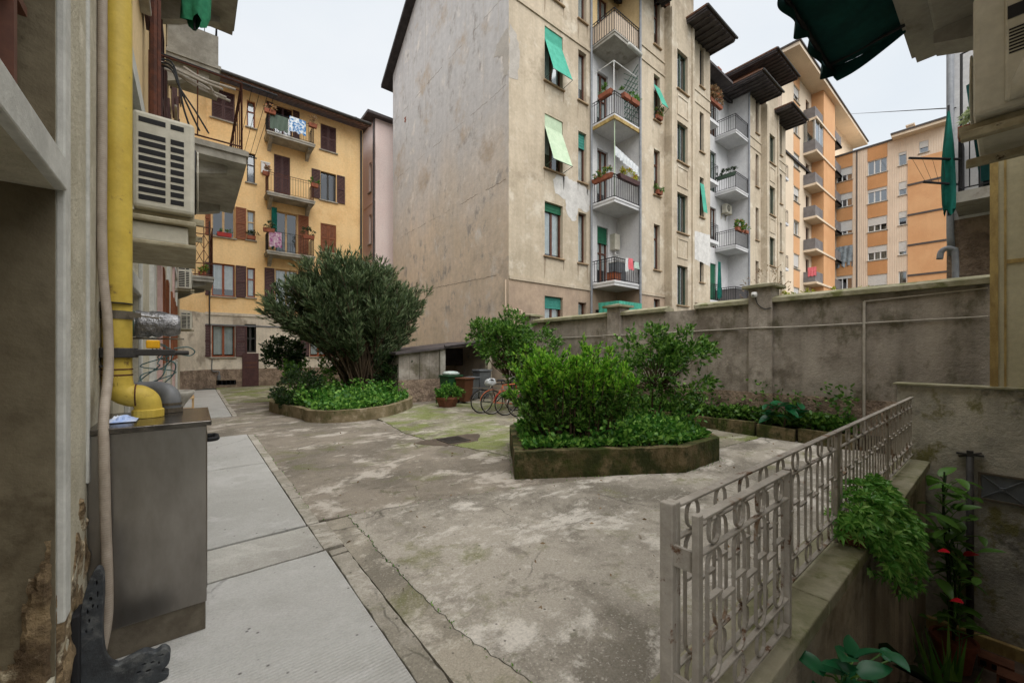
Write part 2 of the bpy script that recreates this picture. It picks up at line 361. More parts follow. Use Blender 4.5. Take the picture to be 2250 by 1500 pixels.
def crown(lobes, n_sub, n_twig, n_leaf, sub_r, twig_len, up=.35, inner=.45, spread=.8, flat=.8):
    """lobes: (cx,cy,cz, rx,ry,rz, weight). Leaves sit in whorls on twigs, twigs in clumps, clumps spread through the lobes. Returns P, D, clump centres"""
    W = np.array([l[6] for l in lobes], float); W /= W.sum(); P = []; D = []; S = []
    for i in rng.choice(len(lobes), n_sub, p=W):
        l = lobes[i]; d = sph(1)[0]; rr = inner+(1-inner)*rng.random()**.5
        c0 = np.array(l[:3])+d*np.array(l[3:6])*rr; S.append(c0); od = d*np.array([1, 1, .8])
        k = max(3, int(n_twig*rng.uniform(.5, 1.4)))
        T = c0+sph(k)*(rng.random((k, 1))**.4)*sub_r*np.array([1, 1, flat])*rng.uniform(.6, 1.25)
        td = od*.7+sph(k)*.55+np.array([0, 0, up]); td /= np.linalg.norm(td, axis=1, keepdims=True)
        for j in range(k):
            s = rng.random((n_leaf, 1))**.7
            P.append(T[j]+td[j]*s*twig_len); D.append(td[j]*(.35+.9*s)+sph(n_leaf)*spread*(1.1-.4*s))
    return np.concatenate(P), np.concatenate(D), np.array(S)
def limbs(base, targets, r0, n_main=5, rng_bend=.15, split=.45, wob=.1):
    """multi-stem: main limbs lead to groups of clump centres, thinner branches reach each clump"""
    mb = MB(); T = np.asarray(targets); base = np.array(base, float)
    ang = np.arctan2(T[:, 1]-base[1], T[:, 0]-base[0]); order = np.argsort(ang); groups = np.array_split(order, n_main)
    for g in groups:
        if len(g) == 0: continue
        cen = T[g].mean(0); off = np.array([*rng.normal(0, rng_bend*.4, 2), 0])
        mid = base+(cen-base)*split; mid[:2] -= (cen-base)[:2]*.12; mid += rng.normal(0, wob, 3)*.5
        path = smooth_path([base+off*.3, base+(mid-base)*.5+rng.normal(0, wob, 3)*.3, mid], 4); k = len(path)
        mb.tube(path, [r0*(1-.5*i/(k-1)) for i in range(k)], 7)
        for i in g:
            p2 = mid+(T[i]-mid)*.55+rng.normal(0, wob, 3)*.6
            pa = smooth_path([mid, p2, T[i]], 3); kk = len(pa); mb.tube(pa, [r0*.42*(1-.75*q/(kk-1)) for q in range(kk)], 5)
    return mb

def broad_leaf_mesh(name, length, width, mat, notch=.12):
    n = 9; V_ = []; F_ = []
    for i in range(n):
        t = i/(n-1); w_ = width*.5*math.sin(math.pi*min(1, t*.93+.07))**.75*(1-.35*t); y = length*(t-(notch if 0 < i < 3 else 0)*0); sag = -.22*length*t*t
        V_ += [(-w_, y, sag+w_*.35), (0, y, sag), (w_, y, sag+w_*.35)]
    for i in range(n-1):
        a = 3*i; F_ += [(a, a+1, a+4, a+3), (a+1, a+2, a+5, a+4)]
    me = bpy.data.meshes.new(name); me.from_pydata(V_, [], F_); me.materials.append(mat); me.polygons.foreach_set('use_smooth', [True]*len(F_)); me.update(); return me
def broad_leaves(root, stems_from, pts, length, width, mat, seed=1, tilt=(.2, .9), stem_mat=None):
    """pts: leaf bases in world space; each leaf an object of its own, petioles run back to the nearest stem point"""
    random.seed(seed); ms = [broad_leaf_mesh('leaf', length*k, width*k, mat) for k in (.75, 1.0, 1.2)]; pm = MB(); rl = Vector(root.location)
    for (x, y, z, az) in pts:
        o = bpy.data.objects.new('leaf', random.choice(ms)); C.objects.link(o); o.parent = root; o.location = Vector((x, y, z))-rl
        o.rotation_euler = (random.uniform(*tilt)*random.choice((1, 1, -.6)), random.uniform(-.4, .4), az)
        st_ = min(stems_from, key=lambda q: (Vector(q)-Vector((x, y, z-.15))).length)
        pm.tube(smooth_path([st_, (Vector(st_)*.5+Vector((x, y, z))*.5)+Vector((0, 0, .03)), (x, y, z)], 3), .005, 4)
    pm.build('petioles', stem_mat or MATS['leaf_mid'], root)

from mathutils import noise as mnoise
def rough_patch(name, o, u, v, nrm, lu, lv, mask, mat, parent, cell=.016, amp=.035, freq=9.0):
    """broken plaster: a lumpy height field standing on a wall; cells outside mask(a, b) are left out"""
    o, u, v, nrm = Vector(o), Vector(u), Vector(v), Vector(nrm); nu, nv = int(lu/cell), int(lv/cell); V_, ix, F_ = [], {}, []
    def vid(i, j):
        if (i, j) not in ix:
            a, b = i*cell, j*cell; h = mnoise.fractal(Vector((a*freq, b*freq, 3.1)), 1.0, 2.1, 5)*.5+.55
            edge = any(not mask((i+di)*cell, (j+dj)*cell) for di, dj in ((1, 0), (-1, 0), (0, 1), (0, -1)))
            ix[(i, j)] = len(V_); V_.append(o+u*(a+random.uniform(-.3, .3)*cell)+v*(b+random.uniform(-.3, .3)*cell)+nrm*(.002 if edge else max(.004, amp*h)))
        return ix[(i, j)]
    for i in range(nu):
        for j in range(nv):
            if mask((i+.5)*cell, (j+.5)*cell): F_.append((vid(i, j), vid(i+1, j), vid(i+1, j+1), vid(i, j+1)))
    return MB().add(V_, F_).build(name, mat, parent, smooth=False)

def stem_shrub(root, bases, targets, r0, leaf, mats, twigs=14, per=3, n_leaf=9, start=.45, twig_len=.25, spread=.45, up=.3, bend=.25, split_top=None, wob=.05):
    """stems run from the ground to each target; leafy twigs sit along the outer part of every stem. mats = (crown, top) materials"""
    mb = MB(); P, D, P2, D2 = [], [], [], []
    for b0, t0 in zip(bases, targets):
        b0, t0 = np.array(b0, float), np.array(t0, float); v = t0-b0; mid = b0+v*.5; mid[:2] -= v[:2]*bend; mid += rng.normal(0, wob, 3)
        path = smooth_path([b0, mid, t0], 7); k = len(path); L_ = np.linalg.norm(v); mb.tube(path, [r0*(1-.85*i/(k-1))+.002 for i in range(k)], 5)
        pa = np.array([tuple(p) for p in path])
        for q in range(int(twigs*rng.uniform(.7, 1.3))):
            f = start+(1-start)*rng.random()**.8; x = f*(k-1); i = min(int(x), k-2); p = pa[i]+(pa[i+1]-pa[i])*(x-i); tg = pa[i+1]-pa[i]; tg /= max(np.linalg.norm(tg), 1e-6)
            for _ in range(per):
                td = tg*.8+sph(1)[0]*.75+np.array([0, 0, up]); td /= np.linalg.norm(td); tl = twig_len*rng.uniform(.6, 1.3); p1 = p+td*tl; mb.tube([p, p1], [.004, .002], 3)
                s_ = rng.random((n_leaf, 1))**.6; A = p+td*s_*tl; E = td*(.4+.8*s_)+sph(n_leaf)*spread
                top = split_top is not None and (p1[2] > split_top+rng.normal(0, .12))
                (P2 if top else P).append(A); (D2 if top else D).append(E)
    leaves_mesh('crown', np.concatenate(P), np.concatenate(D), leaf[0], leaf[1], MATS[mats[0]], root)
    if P2: leaves_mesh('lit_young_shoots', np.concatenate(P2), np.concatenate(D2), leaf[0], leaf[1], MATS[mats[1]], root)  # young top growth, with light from above put into its brighter colour
    mb.build('stems', MATS['bark'], root, smooth=True)
# ------------------------------------------------------------------ material library
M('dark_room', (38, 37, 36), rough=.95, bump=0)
M('gable_seam', (142, 130, 118), (124, 114, 104), scale=2, rough=.95)
M('sill_stain', (172, 156, 134), (156, 142, 124), scale=3, rough=.95)
M('lime_run', (196, 190, 184), (184, 178, 172), scale=2, rough=.95)
M('gable_plaster', (222, 204, 184), (206, 190, 170), scale=.4, streak=.09, zmix=(5.5, 12.5, (194, 193, 193)), spot=[(182, 168, 153), (218, 211, 203), (162, 156, 151)], spot_scale=.5, spot_pos=(.54, .70), bump=.4, bscale=13, rough=.95, bdist=.03)
M('front_plaster', (206, 192, 170), (190, 176, 154), scale=.5, streak=.14, spot=[(172, 158, 138), (214, 204, 186)], spot_scale=.55, bump=.3, bscale=22, rough=.95)
M('base_plaster', (190, 168, 146), (170, 150, 132), scale=.8, streak=.12, bump=.4, bscale=25, rough=.95)
M('white_plaster', (224, 224, 224), (206, 206, 208), scale=.8, streak=.06, bump=.15)
M('patch_plaster', (222, 220, 216), (202, 200, 196), scale=3, bump=.3)
M('grey_patch', (188, 182, 174), (174, 168, 160), scale=2, bump=.3)
M('attic_wall', (172, 126, 98), (150, 108, 84), scale=1.2)
M('yellow_plaster', (248, 214, 160), (242, 203, 145), scale=.5, streak=.06, spot=(232, 192, 136), spot_scale=.6, bump=.2, bscale=30)
M('left_plaster', (230, 204, 157), (216, 189, 141), scale=.7, streak=.08, bump=.2)
M('ground_floor_plaster', (227, 216, 198), (200, 189, 172), scale=.9, streak=.12, spot=(165, 154, 139), spot_scale=1.1, bump=.4, bscale=30)
M('cream_plaster', (204, 198, 178), (184, 177, 156), scale=1.4, streak=.14, spot=[(158, 149, 128), (216, 210, 192)], spot_scale=1.7, spot_pos=(.55, .70), bump=.5, bscale=50, rough=.92)
M('peeling_plaster', (142, 122, 92), (82, 66, 48), scale=7, spot=(196, 184, 158), spot_scale=5, bump=1.0, bscale=34)
M('shaded_reveal', (128, 118, 96), (106, 96, 76), scale=1.6, streak=.15, spot=(84, 74, 56), spot_scale=1.5, bump=.3, bscale=14)  # niche plaster, shade of the recess put into a darker colour
M('white_trim', (206, 206, 200), (186, 186, 180), scale=4, bump=.15, bscale=60)
M('pink_plaster', (252, 234, 228), (248, 226, 220), scale=.5, streak=.03)
M('pink_band', (206, 176, 170), (190, 160, 154), scale=3)
M('rough_render', (170, 150, 131), (127, 110, 96), scale=3.5, bump=1.0, bscale=11, bdist=.10, rough=.98, spot=(111, 99, 84), spot_scale=1.6)
M('wall_render', (174, 165, 154), (146, 138, 128), scale=.9, streak=.28, spot=[(192, 184, 174), (120, 111, 101), (106, 100, 84)], spot_scale=.6, spot_pos=(.50, .66), bump=.6, bscale=20, rough=.95, bdist=.03)
M('coping_stone', (166, 160, 138), (132, 130, 100), scale=2.2, spot=(110, 112, 70), spot_scale=2.4, bump=.5, bscale=30)
M('pit_wall', (206, 192, 170), (164, 150, 130), scale=1.2, streak=.42, spot=(104, 98, 84), spot_scale=1.0, bump=.6, bscale=22, bdist=.03)
M('damp_wall', (204, 198, 184), (164, 160, 148), scale=1.0, streak=.22, spot=[(112, 110, 104), (128, 124, 82)], spot_scale=.8, spot_pos=(.52, .62), bump=.6, bscale=20, bdist=.03)
M('beige_panel', (204, 197, 168), (190, 183, 154), scale=1.0, streak=.06, bump=.15)
M('ochre_trim', (190, 166, 108), (150, 126, 80), scale=6, aniso=(1, 1, .4))
M('soffit', (176, 172, 164), (150, 146, 138), scale=1.2, spot=(126, 120, 108), spot_scale=1.5, bump=.2)
M('slab_concrete', (178, 174, 164), (146, 142, 132), scale=2, streak=.14, bump=.3)
M('sill_stone', (176, 170, 158), (150, 144, 132), scale=4, bump=.2)
M('tan_sill', (170, 146, 116), (146, 124, 98), scale=4)
M('roof_dark', (70, 66, 66), (54, 50, 50), scale=3, lines=(0, .22, .6))
M('roof_wood', (92, 86, 86), (72, 67, 68), scale=2, lines=(1, .18, .5))
M('roof_tile', (126, 92, 74), (96, 72, 60), scale=5, lines=(0, .2, 1.5), bump=.6)
M('brown_frame', (104, 66, 50), (86, 54, 42), scale=6, rough=.55, bump=.05)
M('red_frame', (150, 84, 52), (130, 70, 44), scale=6, rough=.5, bump=.05)
M('tan_frame', (206, 176, 132), (188, 156, 112), scale=6, rough=.5, bump=.05)
M('dark_frame', (58, 56, 54), rough=.5, bump=0)
M('white_frame', (222, 222, 220), rough=.5, bump=.03)
M('green_frame', (70, 88, 74), rough=.5, bump=.03)
M('plum_shutter', (86, 58, 56), (72, 48, 48), scale=6, rough=.6, bump=.05)
M('rust_shutter', (142, 86, 54), (122, 70, 44), scale=6, rough=.6, bump=.05)
M('green_blind', (36, 108, 78), (30, 96, 70), scale=5, rough=.6, bump=.05)
M('teal_blind', (70, 150, 136), (60, 138, 126), scale=5, rough=.6, bump=.05)
M('white_blind', (214, 212, 208), rough=.6, bump=.05)
M('teal_cloth', (86, 178, 154), (72, 160, 138), scale=3, rough=.9, bump=.1)
M('mint_cloth', (196, 214, 186), (182, 204, 174), scale=3, rough=.9, bump=.1)
M('awning_green', (16, 74, 72), (10, 58, 58), scale=3, rough=.9, bump=.1)
M('umbrella_green', (16, 104, 92), (10, 82, 74), scale=3, rough=.9, bump=.1)
M('green_cloth', (56, 140, 100), (40, 116, 84), scale=6, rough=.9, bump=.1)
M('blue_cloth', (60, 126, 186), (224, 232, 238), scale=9, rough=.9, bump=.1, detail=1)
M('pink_cloth', (236, 130, 138), (224, 110, 120), scale=6, rough=.9, bump=.1)
M('purple_cloth', (150, 70, 130), (216, 200, 206), scale=9, rough=.9, bump=.1)
M('pale_cloth', (196, 216, 204), (180, 204, 192), scale=6, rough=.9, bump=.1)
M('plastic_sheet', (214, 218, 220), (190, 196, 200), scale=5, rough=.25, bump=.5, bscale=12)
M('clear_film', (150, 158, 162), (112, 120, 126), scale=3, rough=.25, bump=.8, bscale=6)
M('curtain_white', (222, 225, 224), (204, 208, 208), scale=4, rough=.95, bump=.05)
M('iron_dark', (44, 44, 48), (34, 34, 36), scale=8, rough=.6, bump=.1)
M('iron_rust', (104, 62, 46), (74, 48, 40), scale=9, rough=.85, bump=.3)
M('cast_iron', (66, 70, 74), (44, 46, 48), scale=6, spot=(96, 98, 98), spot_scale=8, rough=.6, bump=.3, bscale=60)
M('fence_paint', (178, 171, 161), (156, 149, 139), scale=5, spot=[(138, 114, 92), (104, 74, 52)], spot_scale=4.0, spot_pos=(.59, .66), rough=.6, bump=.3, bscale=70)
M('pvc_grey', (120, 122, 124), (108, 110, 112), scale=5, rough=.4, bump=.03)
M('pipe_grey', (150, 154, 160), (134, 138, 144), scale=5, rough=.5, bump=.05)
M('pipe_dark', (70, 68, 66), (54, 52, 50), scale=6, rough=.6)
M('cable_white', (190, 184, 174), (172, 164, 152), scale=5, rough=.6, bump=0)
M('cable_dark', (40, 42, 44), rough=.6, bump=0)
M('cable_teal', (70, 104, 104), rough=.5, bump=0)
M('yellow_paint', (212, 186, 84), (196, 168, 68), scale=3, spot=[(158, 124, 58), (120, 96, 60)], spot_scale=5, spot_pos=(.60, .72), rough=.5, bump=.12)
M('yellow_cap', (236, 176, 30), rough=.5, bump=0)
M('hose_beige', (170, 158, 144), (154, 142, 128), scale=9, rough=.6, lines=(2, .012, .3))
M('steel', (160, 155, 149), (128, 123, 117), scale=1.3, rough=.30, metal=.92, bump=.05, bscale=4, aniso=(1, 1, .35))
M('steel_lid', (128, 122, 116), (84, 80, 76), scale=5, rough=.22, metal=.9, bump=.04)
M('steel_dull', (120, 112, 98), (98, 90, 78), scale=5, rough=.6, metal=.4)
M('foil', (166, 166, 168), (120, 120, 122), scale=9, rough=.36, metal=.8, bump=.9, bscale=22)
M('ac_white', (206, 202, 188), (190, 186, 170), scale=2.5, spot=(160, 150, 126), spot_scale=5, spot_pos=(.62, .8), rough=.5, bump=.05)
M('ac_dark', (32, 32, 34), rough=.7, bump=0)
M('bracket_paint', (178, 170, 146), (150, 140, 114), scale=7, spot=(74, 60, 46), spot_scale=9, spot_pos=(.62, .7), rough=.7)
M('terracotta', (156, 94, 70), (132, 78, 58), scale=5, bump=.2)
M('rust_pot', (122, 78, 56), (96, 62, 46), scale=5, bump=.3)
M('soil', (62, 50, 38), (46, 38, 30), scale=9, bump=1, bscale=30)
M('bark', (92, 76, 58), (66, 54, 42), scale=8, aniso=(1, 1, .3), bump=.6)
M('planter_stone', (138, 124, 97), (106, 97, 69), scale=2.4, spot=[(74, 80, 39), (168, 154, 129)], spot_scale=1.7, spot_pos=(.5, .68), bump=.8, bscale=22, rough=.95)
M('planter_mossy', (98, 88, 58), (70, 66, 38), scale=2.4, spot=[(64, 76, 28), (124, 110, 82), (54, 60, 28)], spot_scale=1.3, spot_pos=(.45, .62), bump=.9, bscale=20, rough=.95, bdist=.04)
ground_mat('kerb_cement', (175, 169, 158), (141, 135, 122), (192, 186, 175), (111, 113, 79), .3, 2.2)
ground_mat('yard_concrete', (174, 167, 155), (126, 120, 109), (212, 206, 196), (122, 122, 84), .36, 0.0)
ground_mat('yard_brown', (146, 137, 124), (116, 109, 98), (196, 188, 177), (110, 112, 74), .45, 7.3)
ground_mat('yard_green', (156, 149, 133), (118, 112, 97), (198, 192, 178), (116, 128, 62), 1.0, 3.1)
ground_mat('yard_sandy', (168, 160, 145), (128, 122, 110), (200, 193, 180), (116, 116, 80), .35, 11.7)
ground_mat('walk_cement', (180, 179, 175), (168, 167, 162), (188, 187, 184), None, 0, 5.5, ribs=.024, crack=.4, grit=.22)
ground_mat('walk_patch', (178, 176, 169), (160, 157, 150), (190, 188, 181), None, 0, 9.5, crack=.7, grit=.3)
M('joint_dirt', (60, 58, 48), (44, 50, 30), scale=6, bump=.6)
M('ground_dirt', (112, 104, 92), (92, 86, 76), scale=1)
M('pit_floor', (112, 96, 82), (84, 72, 62), scale=3, spot=(60, 52, 46), spot_scale=2)
M('drain_iron', (70, 64, 58), (52, 48, 44), scale=10, rough=.7)
M('damp_concrete', (104, 92, 80), (86, 76, 66), scale=2, bump=.4)
M('bin_green', (40, 84, 52), (34, 72, 46), scale=4, rough=.5, bump=.05)
M('bin_brown', (112, 74, 54), (98, 64, 48), scale=4, rough=.5, bump=.05)
M('bin_grey', (112, 116, 120), (98, 102, 106), scale=4, rough=.5, bump=.05)
M('bag_white', (206, 216, 212), (176, 196, 190), scale=7, rough=.3, bump=.6, bscale=14)
M('tyre', (36, 34, 34), rough=.8, bump=.1)
M('chrome', (176, 174, 170), rough=.3, metal=.9, bump=0)
M('bike_orange', (204, 112, 72), rough=.4, bump=0)
M('bike_red', (170, 50, 44), rough=.4, bump=0)
M('bike_white', (206, 206, 202), rough=.4, bump=0)
M('bike_black', (44, 44, 48), rough=.4, bump=0)
M('saddle', (40, 38, 38), rough=.7, bump=.1)
M('blue_plastic', (40, 100, 178), rough=.5, bump=0)
M('flower_red', (206, 24, 44), (180, 18, 36), scale=20, rough=.4, bump=0)
M('orange_panel', (221, 172, 126), (213, 161, 115), scale=.5, streak=.03, bump=.05)
M('orange_spandrel', (205, 152, 104), (195, 143, 96), scale=.6, streak=.03, bump=.05)
M('cream_panel', (230, 210, 188), (220, 200, 178), scale=.5, streak=.03, lines=(1, .16, 1.2), bump=.3)
M('cream_side', (232, 214, 190), (222, 204, 180), scale=.5, streak=.03, lines=(0, .16, 1.2), bump=.3)
M('grey_parapet', (128, 124, 124), (112, 108, 108), scale=2)
M('grey_line', (84, 78, 76), rough=.7, bump=0)
glass_mat('glass', (222, 228, 228), .16); glass_mat('glass_far', (170, 180, 184), .3)
glass_mat('glass_balustrade', (214, 226, 226), .1)
leaf_mat('leaf_oleander', (46, 64, 38), (84, 106, 70), (144, 160, 118), .22, .33)
leaf_mat('leaf_dark', (24, 42, 20), (40, 62, 30), (64, 90, 44), .2, .4)
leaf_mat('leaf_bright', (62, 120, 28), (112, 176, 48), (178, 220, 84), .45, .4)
leaf_mat('leaf_mid', (44, 80, 28), (76, 120, 44), (128, 166, 76), .32, .4)
leaf_mat('leaf_cover', (40, 88, 28), (78, 134, 48), (142, 186, 84), .35, .5)
leaf_mat('leaf_succulent', (72, 128, 48), (112, 172, 74), (168, 210, 112), .3, .4)
leaf_mat('leaf_glossy', (16, 66, 40), (28, 92, 56), (60, 128, 84), .2, .3)
leaf_mat('leaf_dry', (120, 100, 74), (150, 124, 92), (176, 150, 116), .2, .6)
leaf_mat('leaf_yellow', (110, 130, 36), (160, 168, 48), (196, 190, 70), .3, .5)
leaf_mat('petal_mix', (200, 60, 60), (224, 130, 90), (230, 190, 90), .3, .5)
leaf_mat('leaf_pale', (120, 140, 100), (160, 176, 130), (196, 206, 160), .3, .5)

# ------------------------------------------------------------------ the ground: one sheet with the areaway cut out
PX0, PX1, PY0, PY1 = 1.5, 8.0, -.35, .73
g = MB(); XS = [-400, PX0, PX1, 700]; YS = [-400, PY0, PY1, 700]
for i in range(3):
    for j in range(3):
        if i == 1 and j == 1: continue
        g.quad((XS[i], YS[j], -.03), (XS[i+1], YS[j], -.03), (XS[i+1], YS[j+1], -.03), (XS[i], YS[j+1], -.03))
ground = g.build('ground', M('joint_dirt', 'x'), None, kind='structure')
# courtyard of concrete slabs, separated by cracked joints
yard = bpy.data.objects.new('courtyard_paving', None); C.objects.link(yard); yard['kind'] = 'structure'
def slab(pts, mat, top, closed_amp=.010, parent=yard, name='concrete_slab', step=.10):
    p = jag(pts, step, closed_amp, True); return MB().prism(p, -.028, top).build(name, MATS[mat], parent)
random.seed(3)
crackA = jag([(1.05, 4.36), (1.9, 4.22), (3.13, 3.88), (4.6, 3.4), (9.0, 3.1)], .11, .016)
crackB = jag([(1.26, 4.30), (1.24, 2.71), (1.27, 2.09), (1.36, 1.55), (1.40, .9), (1.44, -.3)], .045, .014)
off = lambda ps, dx, dy: [(x+dx, y+dy) for x, y in ps]
MB().prism(off(crackB, -.002, 0)+[(1.04, -.3), (1.05, 1.5), (1.04, 4.30)], -.028, .002).build('concrete_slab', MATS['yard_sandy'], yard)
MB().prism(off(crackB, .0025, 0)+[(1.49, -.3), (1.49, 1.03), (9.4, 1.03)]+[p for p in reversed(off(crackA, 0, -.009)) if p[0] > 1.3], -.028, .006).build('concrete_slab', MATS['yard_concrete'], yard)
crackC = jag([(3.69, 9.6), (3.5, 8.1), (3.56, 7.0), (4.1, 5.0), (4.3, 4.6), (4.6, 3.42)], .12, .015)
MB().prism(off(crackA, 0, .009)[:next(i for i, p in enumerate(crackA) if p[0] > 4.5)]+[(x-.008, y) for x, y in reversed(crackC)]+[(3.6, 10.2), (2.2, 10.1), (.98, 9.85), (.96, 4.4)], -.028, 0.0).build('concrete_slab', MATS['yard_brown'], yard)
MB().prism([(x+.008, y) for x, y in crackC]+[p for p in off(crackA, 0, .009) if p[0] > 4.62]+[(9.4, 3.12), (9.4, 12.0), (6.2, 12.2), (3.75, 11.0)], -.028, .004).build('concrete_slab', MATS['yard_green'], yard)
slab([(.95, 9.87), (2.2, 10.12), (3.6, 10.22), (3.74, 11.02), (6.2, 12.22), (9.4, 12.02), (9.4, 16.2), (-.4, 16.2), (-.4, 12.9), (-.4, 9.87)], 'yard_brown', .001)
slab([(.86, 16.22), (9.4, 16.22), (9.4, 24), (.86, 24)], 'yard_green', .003)
# drain grate with damp surround
dr = thing('drain_grate', 'rusty iron drain grate set in a dark damp patch of the yard', 'drain', (3.95, 6.75, .008))
local_part('damp_patch', MB().prism(jag([(1.0*math.cos(a)*(.62+.18*math.sin(3*a)), .8*math.sin(a)*(.6+.2*math.cos(2*a))) for a in [i*math.pi/8 for i in range(16)]], .1, .03, True), -.03, -.001), MATS['damp_concrete'], dr)
gm = MB(); gm.box(-.24, .24, -.24, -.2, 0, .012).box(-.24, .24, .2, .24, 0, .012).box(-.24, -.2, -.2, .2, 0, .0118).box(.2, .24, -.2, .2, 0, .0118)
local_part('grate_frame', gm, MATS['drain_iron'], dr)
for i in range(6): local_part('bar', MB().box(-.2, .2, -.185+.065*i, -.155+.065*i, 0, .009), MATS['drain_iron'], dr)

# walkway along the left building
walk = bpy.data.objects.new('walkway', None); C.objects.link(walk); walk['kind'] = 'structure'
def wslab(y0, y1, x1a=.86, x1b=.86, top=.03, mat='walk_cement'):
    e = jag([(-.45, y0), (x1a, y0+.02)], .1, .006); f = jag([(x1b, y1-.0), (-.45, y1)], .1, .006)
    MB().prism(e+f, -.028, top).build('paving_slab', MATS[mat], walk, bevel=.006)
wslab(-.34, 3.62, .892, .88); wslab(3.64, 4.24, .872, .865, .026, 'walk_patch'); wslab(4.26, 7.08); wslab(7.095, 9.8); wslab(12.9, 17.4, .80, .80); wslab(17.42, 22.7, .80, .8)
random.seed(5)
def kerbs(y0, y1, x0, x1, lmin, lmax, amp):
    y = y0
    while y < y1-.05:
        l = min(random.uniform(lmin, lmax), y1-y); dx = random.uniform(-amp, amp)
        MB().prism(jag([(x0+.006, y), (x1+dx, y+random.uniform(0, .01)), (x1+dx*.6, y+l-.012), (x0+.006, y+l-.012)], .07, .005, True), -.028, .030+random.uniform(-.008, .004)).build('kerb_stone', MATS['kerb_cement'], walk, bevel=.006)
        y += l
kerbs(-.3, 3.6, .885, 1.03, 1.3, 2.2, .01); kerbs(3.65, 4.25, .865, 1.02, .6, .6, .015); kerbs(4.28, 9.75, .865, .975, .35, .9, .015); kerbs(12.9, 22.6, .81, .92, .4, 1.0, .015)
# areaway floor and tiles
MB().quad((PX0, PY0, -2.1), (PX1, PY0, -2.1), (PX1, PY1, -2.1), (PX0, PY1, -2.1)).build('areaway_floor', MATS['pit_floor'], None, kind='structure')

# ------------------------------------------------------------------ left apartment building (faces +X at X = -0.45)
LB = thing('left_apartment_building', 'long apartment house on the left with cream ground floor, brown shutters and grey balconies', 'building', (-.45, 10, 0))
L = fXp(-.45)
lh_near = [(.2, 2.5, .35, 2.38), (.2, 2.5, 2.52, 4.15)]
lh_bay = [(4.75, 5.75, .35, 2.3), (4.75, 5.75, 2.45, 4.15)]
lwin = [(9.7, 10.7, 1.5, 3.2), (13.2, 14.1, 1.5, 3.2), (15.6, 16.5, 1.5, 3.2), (20.6, 21.6, .03, 2.4)]
facade(L, -.34, 22.6, 0, 4.22, lh_near+lh_bay+lwin, 'ground_floor_wall', MATS['cream_plaster'], LB, .32, .6)
up = []
for fz in (4.6, 8.0, 11.4):
    for (a, b) in ((2.2, 3.2), (5.0, 5.9), (10.4, 11.3), (15.2, 16.1), (21.0, 21.9)): up.append((a, b, fz+.9, fz+2.6))
    for (a, b) in ((7.6, 8.7), (12.6, 13.6), (18.6, 19.7)): up.append((a, b, fz+.02, fz+2.6))
facade(L, -.34, 22.6, 4.22, 15.2, up, 'upper_wall', MATS['left_plaster'], LB, .28, .6)
MB().mbox(L, -.34, 22.6, -.05, 0, 4.12, 4.3).build('string_course', MATS['white_trim'], LB)
for (a, b, c, d) in up:
    window(LB, L, a, b, c, d, 'brown_frame', 2, cur=True, shut='lr', shm='plum_shutter', sill='sill_stone' if d-c < 2 else None)
for (a, b, c, d) in lwin[:3]: window(LB, L, a, b, c, d, 'brown_frame', 2, cur=True, shut='lr', shm='rust_shutter')
MB().mbox(L, 20.6, 21.6, .1, .15, .03, 2.4).build('door', MATS['red_frame'], LB)
# near bay: sill beam, pilaster strips, window in the recess
MB().mbox(L, .2, 2.498, -.035, .10, 2.382, 2.518).build('window_sill', MATS['white_trim'], LB, bevel=.008)
MB().mbox(L, 4.752, 5.748, -.03, .10, 2.302, 2.448).build('window_sill', MATS['white_trim'], LB, bevel=.008)
window(LB, L, .22, 2.42, 2.56, 4.12, 'brown_frame', 3, cur=None, sill=None, dd=.20)
window(LB, L, 4.77, 5.73, 2.48, 4.12, 'white_frame', 2, cur=True, sill=None, dd=.2)
mb = MB(); mb.mbox(L, .2, 2.42, .06, .10, 3.02, 3.055); mb.mbox(L, 2.28, 2.315, .062, .098, 2.53, 4.1); mb.mbox(L, 1.7, 1.735, .062, .098, 2.53, 4.1); mb.build('window_bar', MATS['brown_frame'], LB)
for a, b in ((2.5, 2.60), (2.995, 3.03), (5.75, 5.87), (4.63, 4.75)): MB().mbox(L, a, b, -.028, -.0, (.56 if a < 2.9 else 1.02) if a < 4 else .35, 4.1).build('pilaster', MATS['white_trim'], LB, bevel=.006)
MB().mbox(L, 2.60, 3.9, -.016, -.0, .35, 4.1).build('plaster_panel', MATS['cream_plaster'], LB)
random.seed(11)
pk_top = lambda a: .50+.42*mnoise.noise(Vector((a*5, 1.7, 0)))+.5*min(1, a/.35)
rough_patch('peeling_patch', (-.45, 2.50, .03), (0, 1, 0), (0, 0, 1), (1, 0, 0), .54, 1.25, lambda a, b_: 0 <= a <= .53 and 0 <= b_ < pk_top(a)+.06*mnoise.noise(Vector((a*30, b_*30, 0))), MATS['peeling_plaster'], LB)
rough_patch('peeling_patch', (-.62, 2.49, .03), (1, 0, 0), (0, 0, 1), (0, -1, 0), .17, 1.2, lambda a, b_: 0 <= a <= .165 and 0 <= b_ < .25+4.2*a+.12*mnoise.noise(Vector((a*25, b_*9, 5))), MATS['peeling_plaster'], LB, amp=.03)
facade(lambda u, d, z: (u, 2.494-.0*d, z), -.77, -.45, .35, 2.38, [], 'niche_cheek', MATS['shaded_reveal'], LB)
facade(lambda u, d, z: (u, 2.494-.0*d, z), -.77, -.45, 2.52, 4.15, [], 'niche_cheek', MATS['shaded_reveal'], LB)
MB().mbox(L, .2, 2.494, .30, .34, .35, 2.38).build('niche_back', MATS['shaded_reveal'], LB)
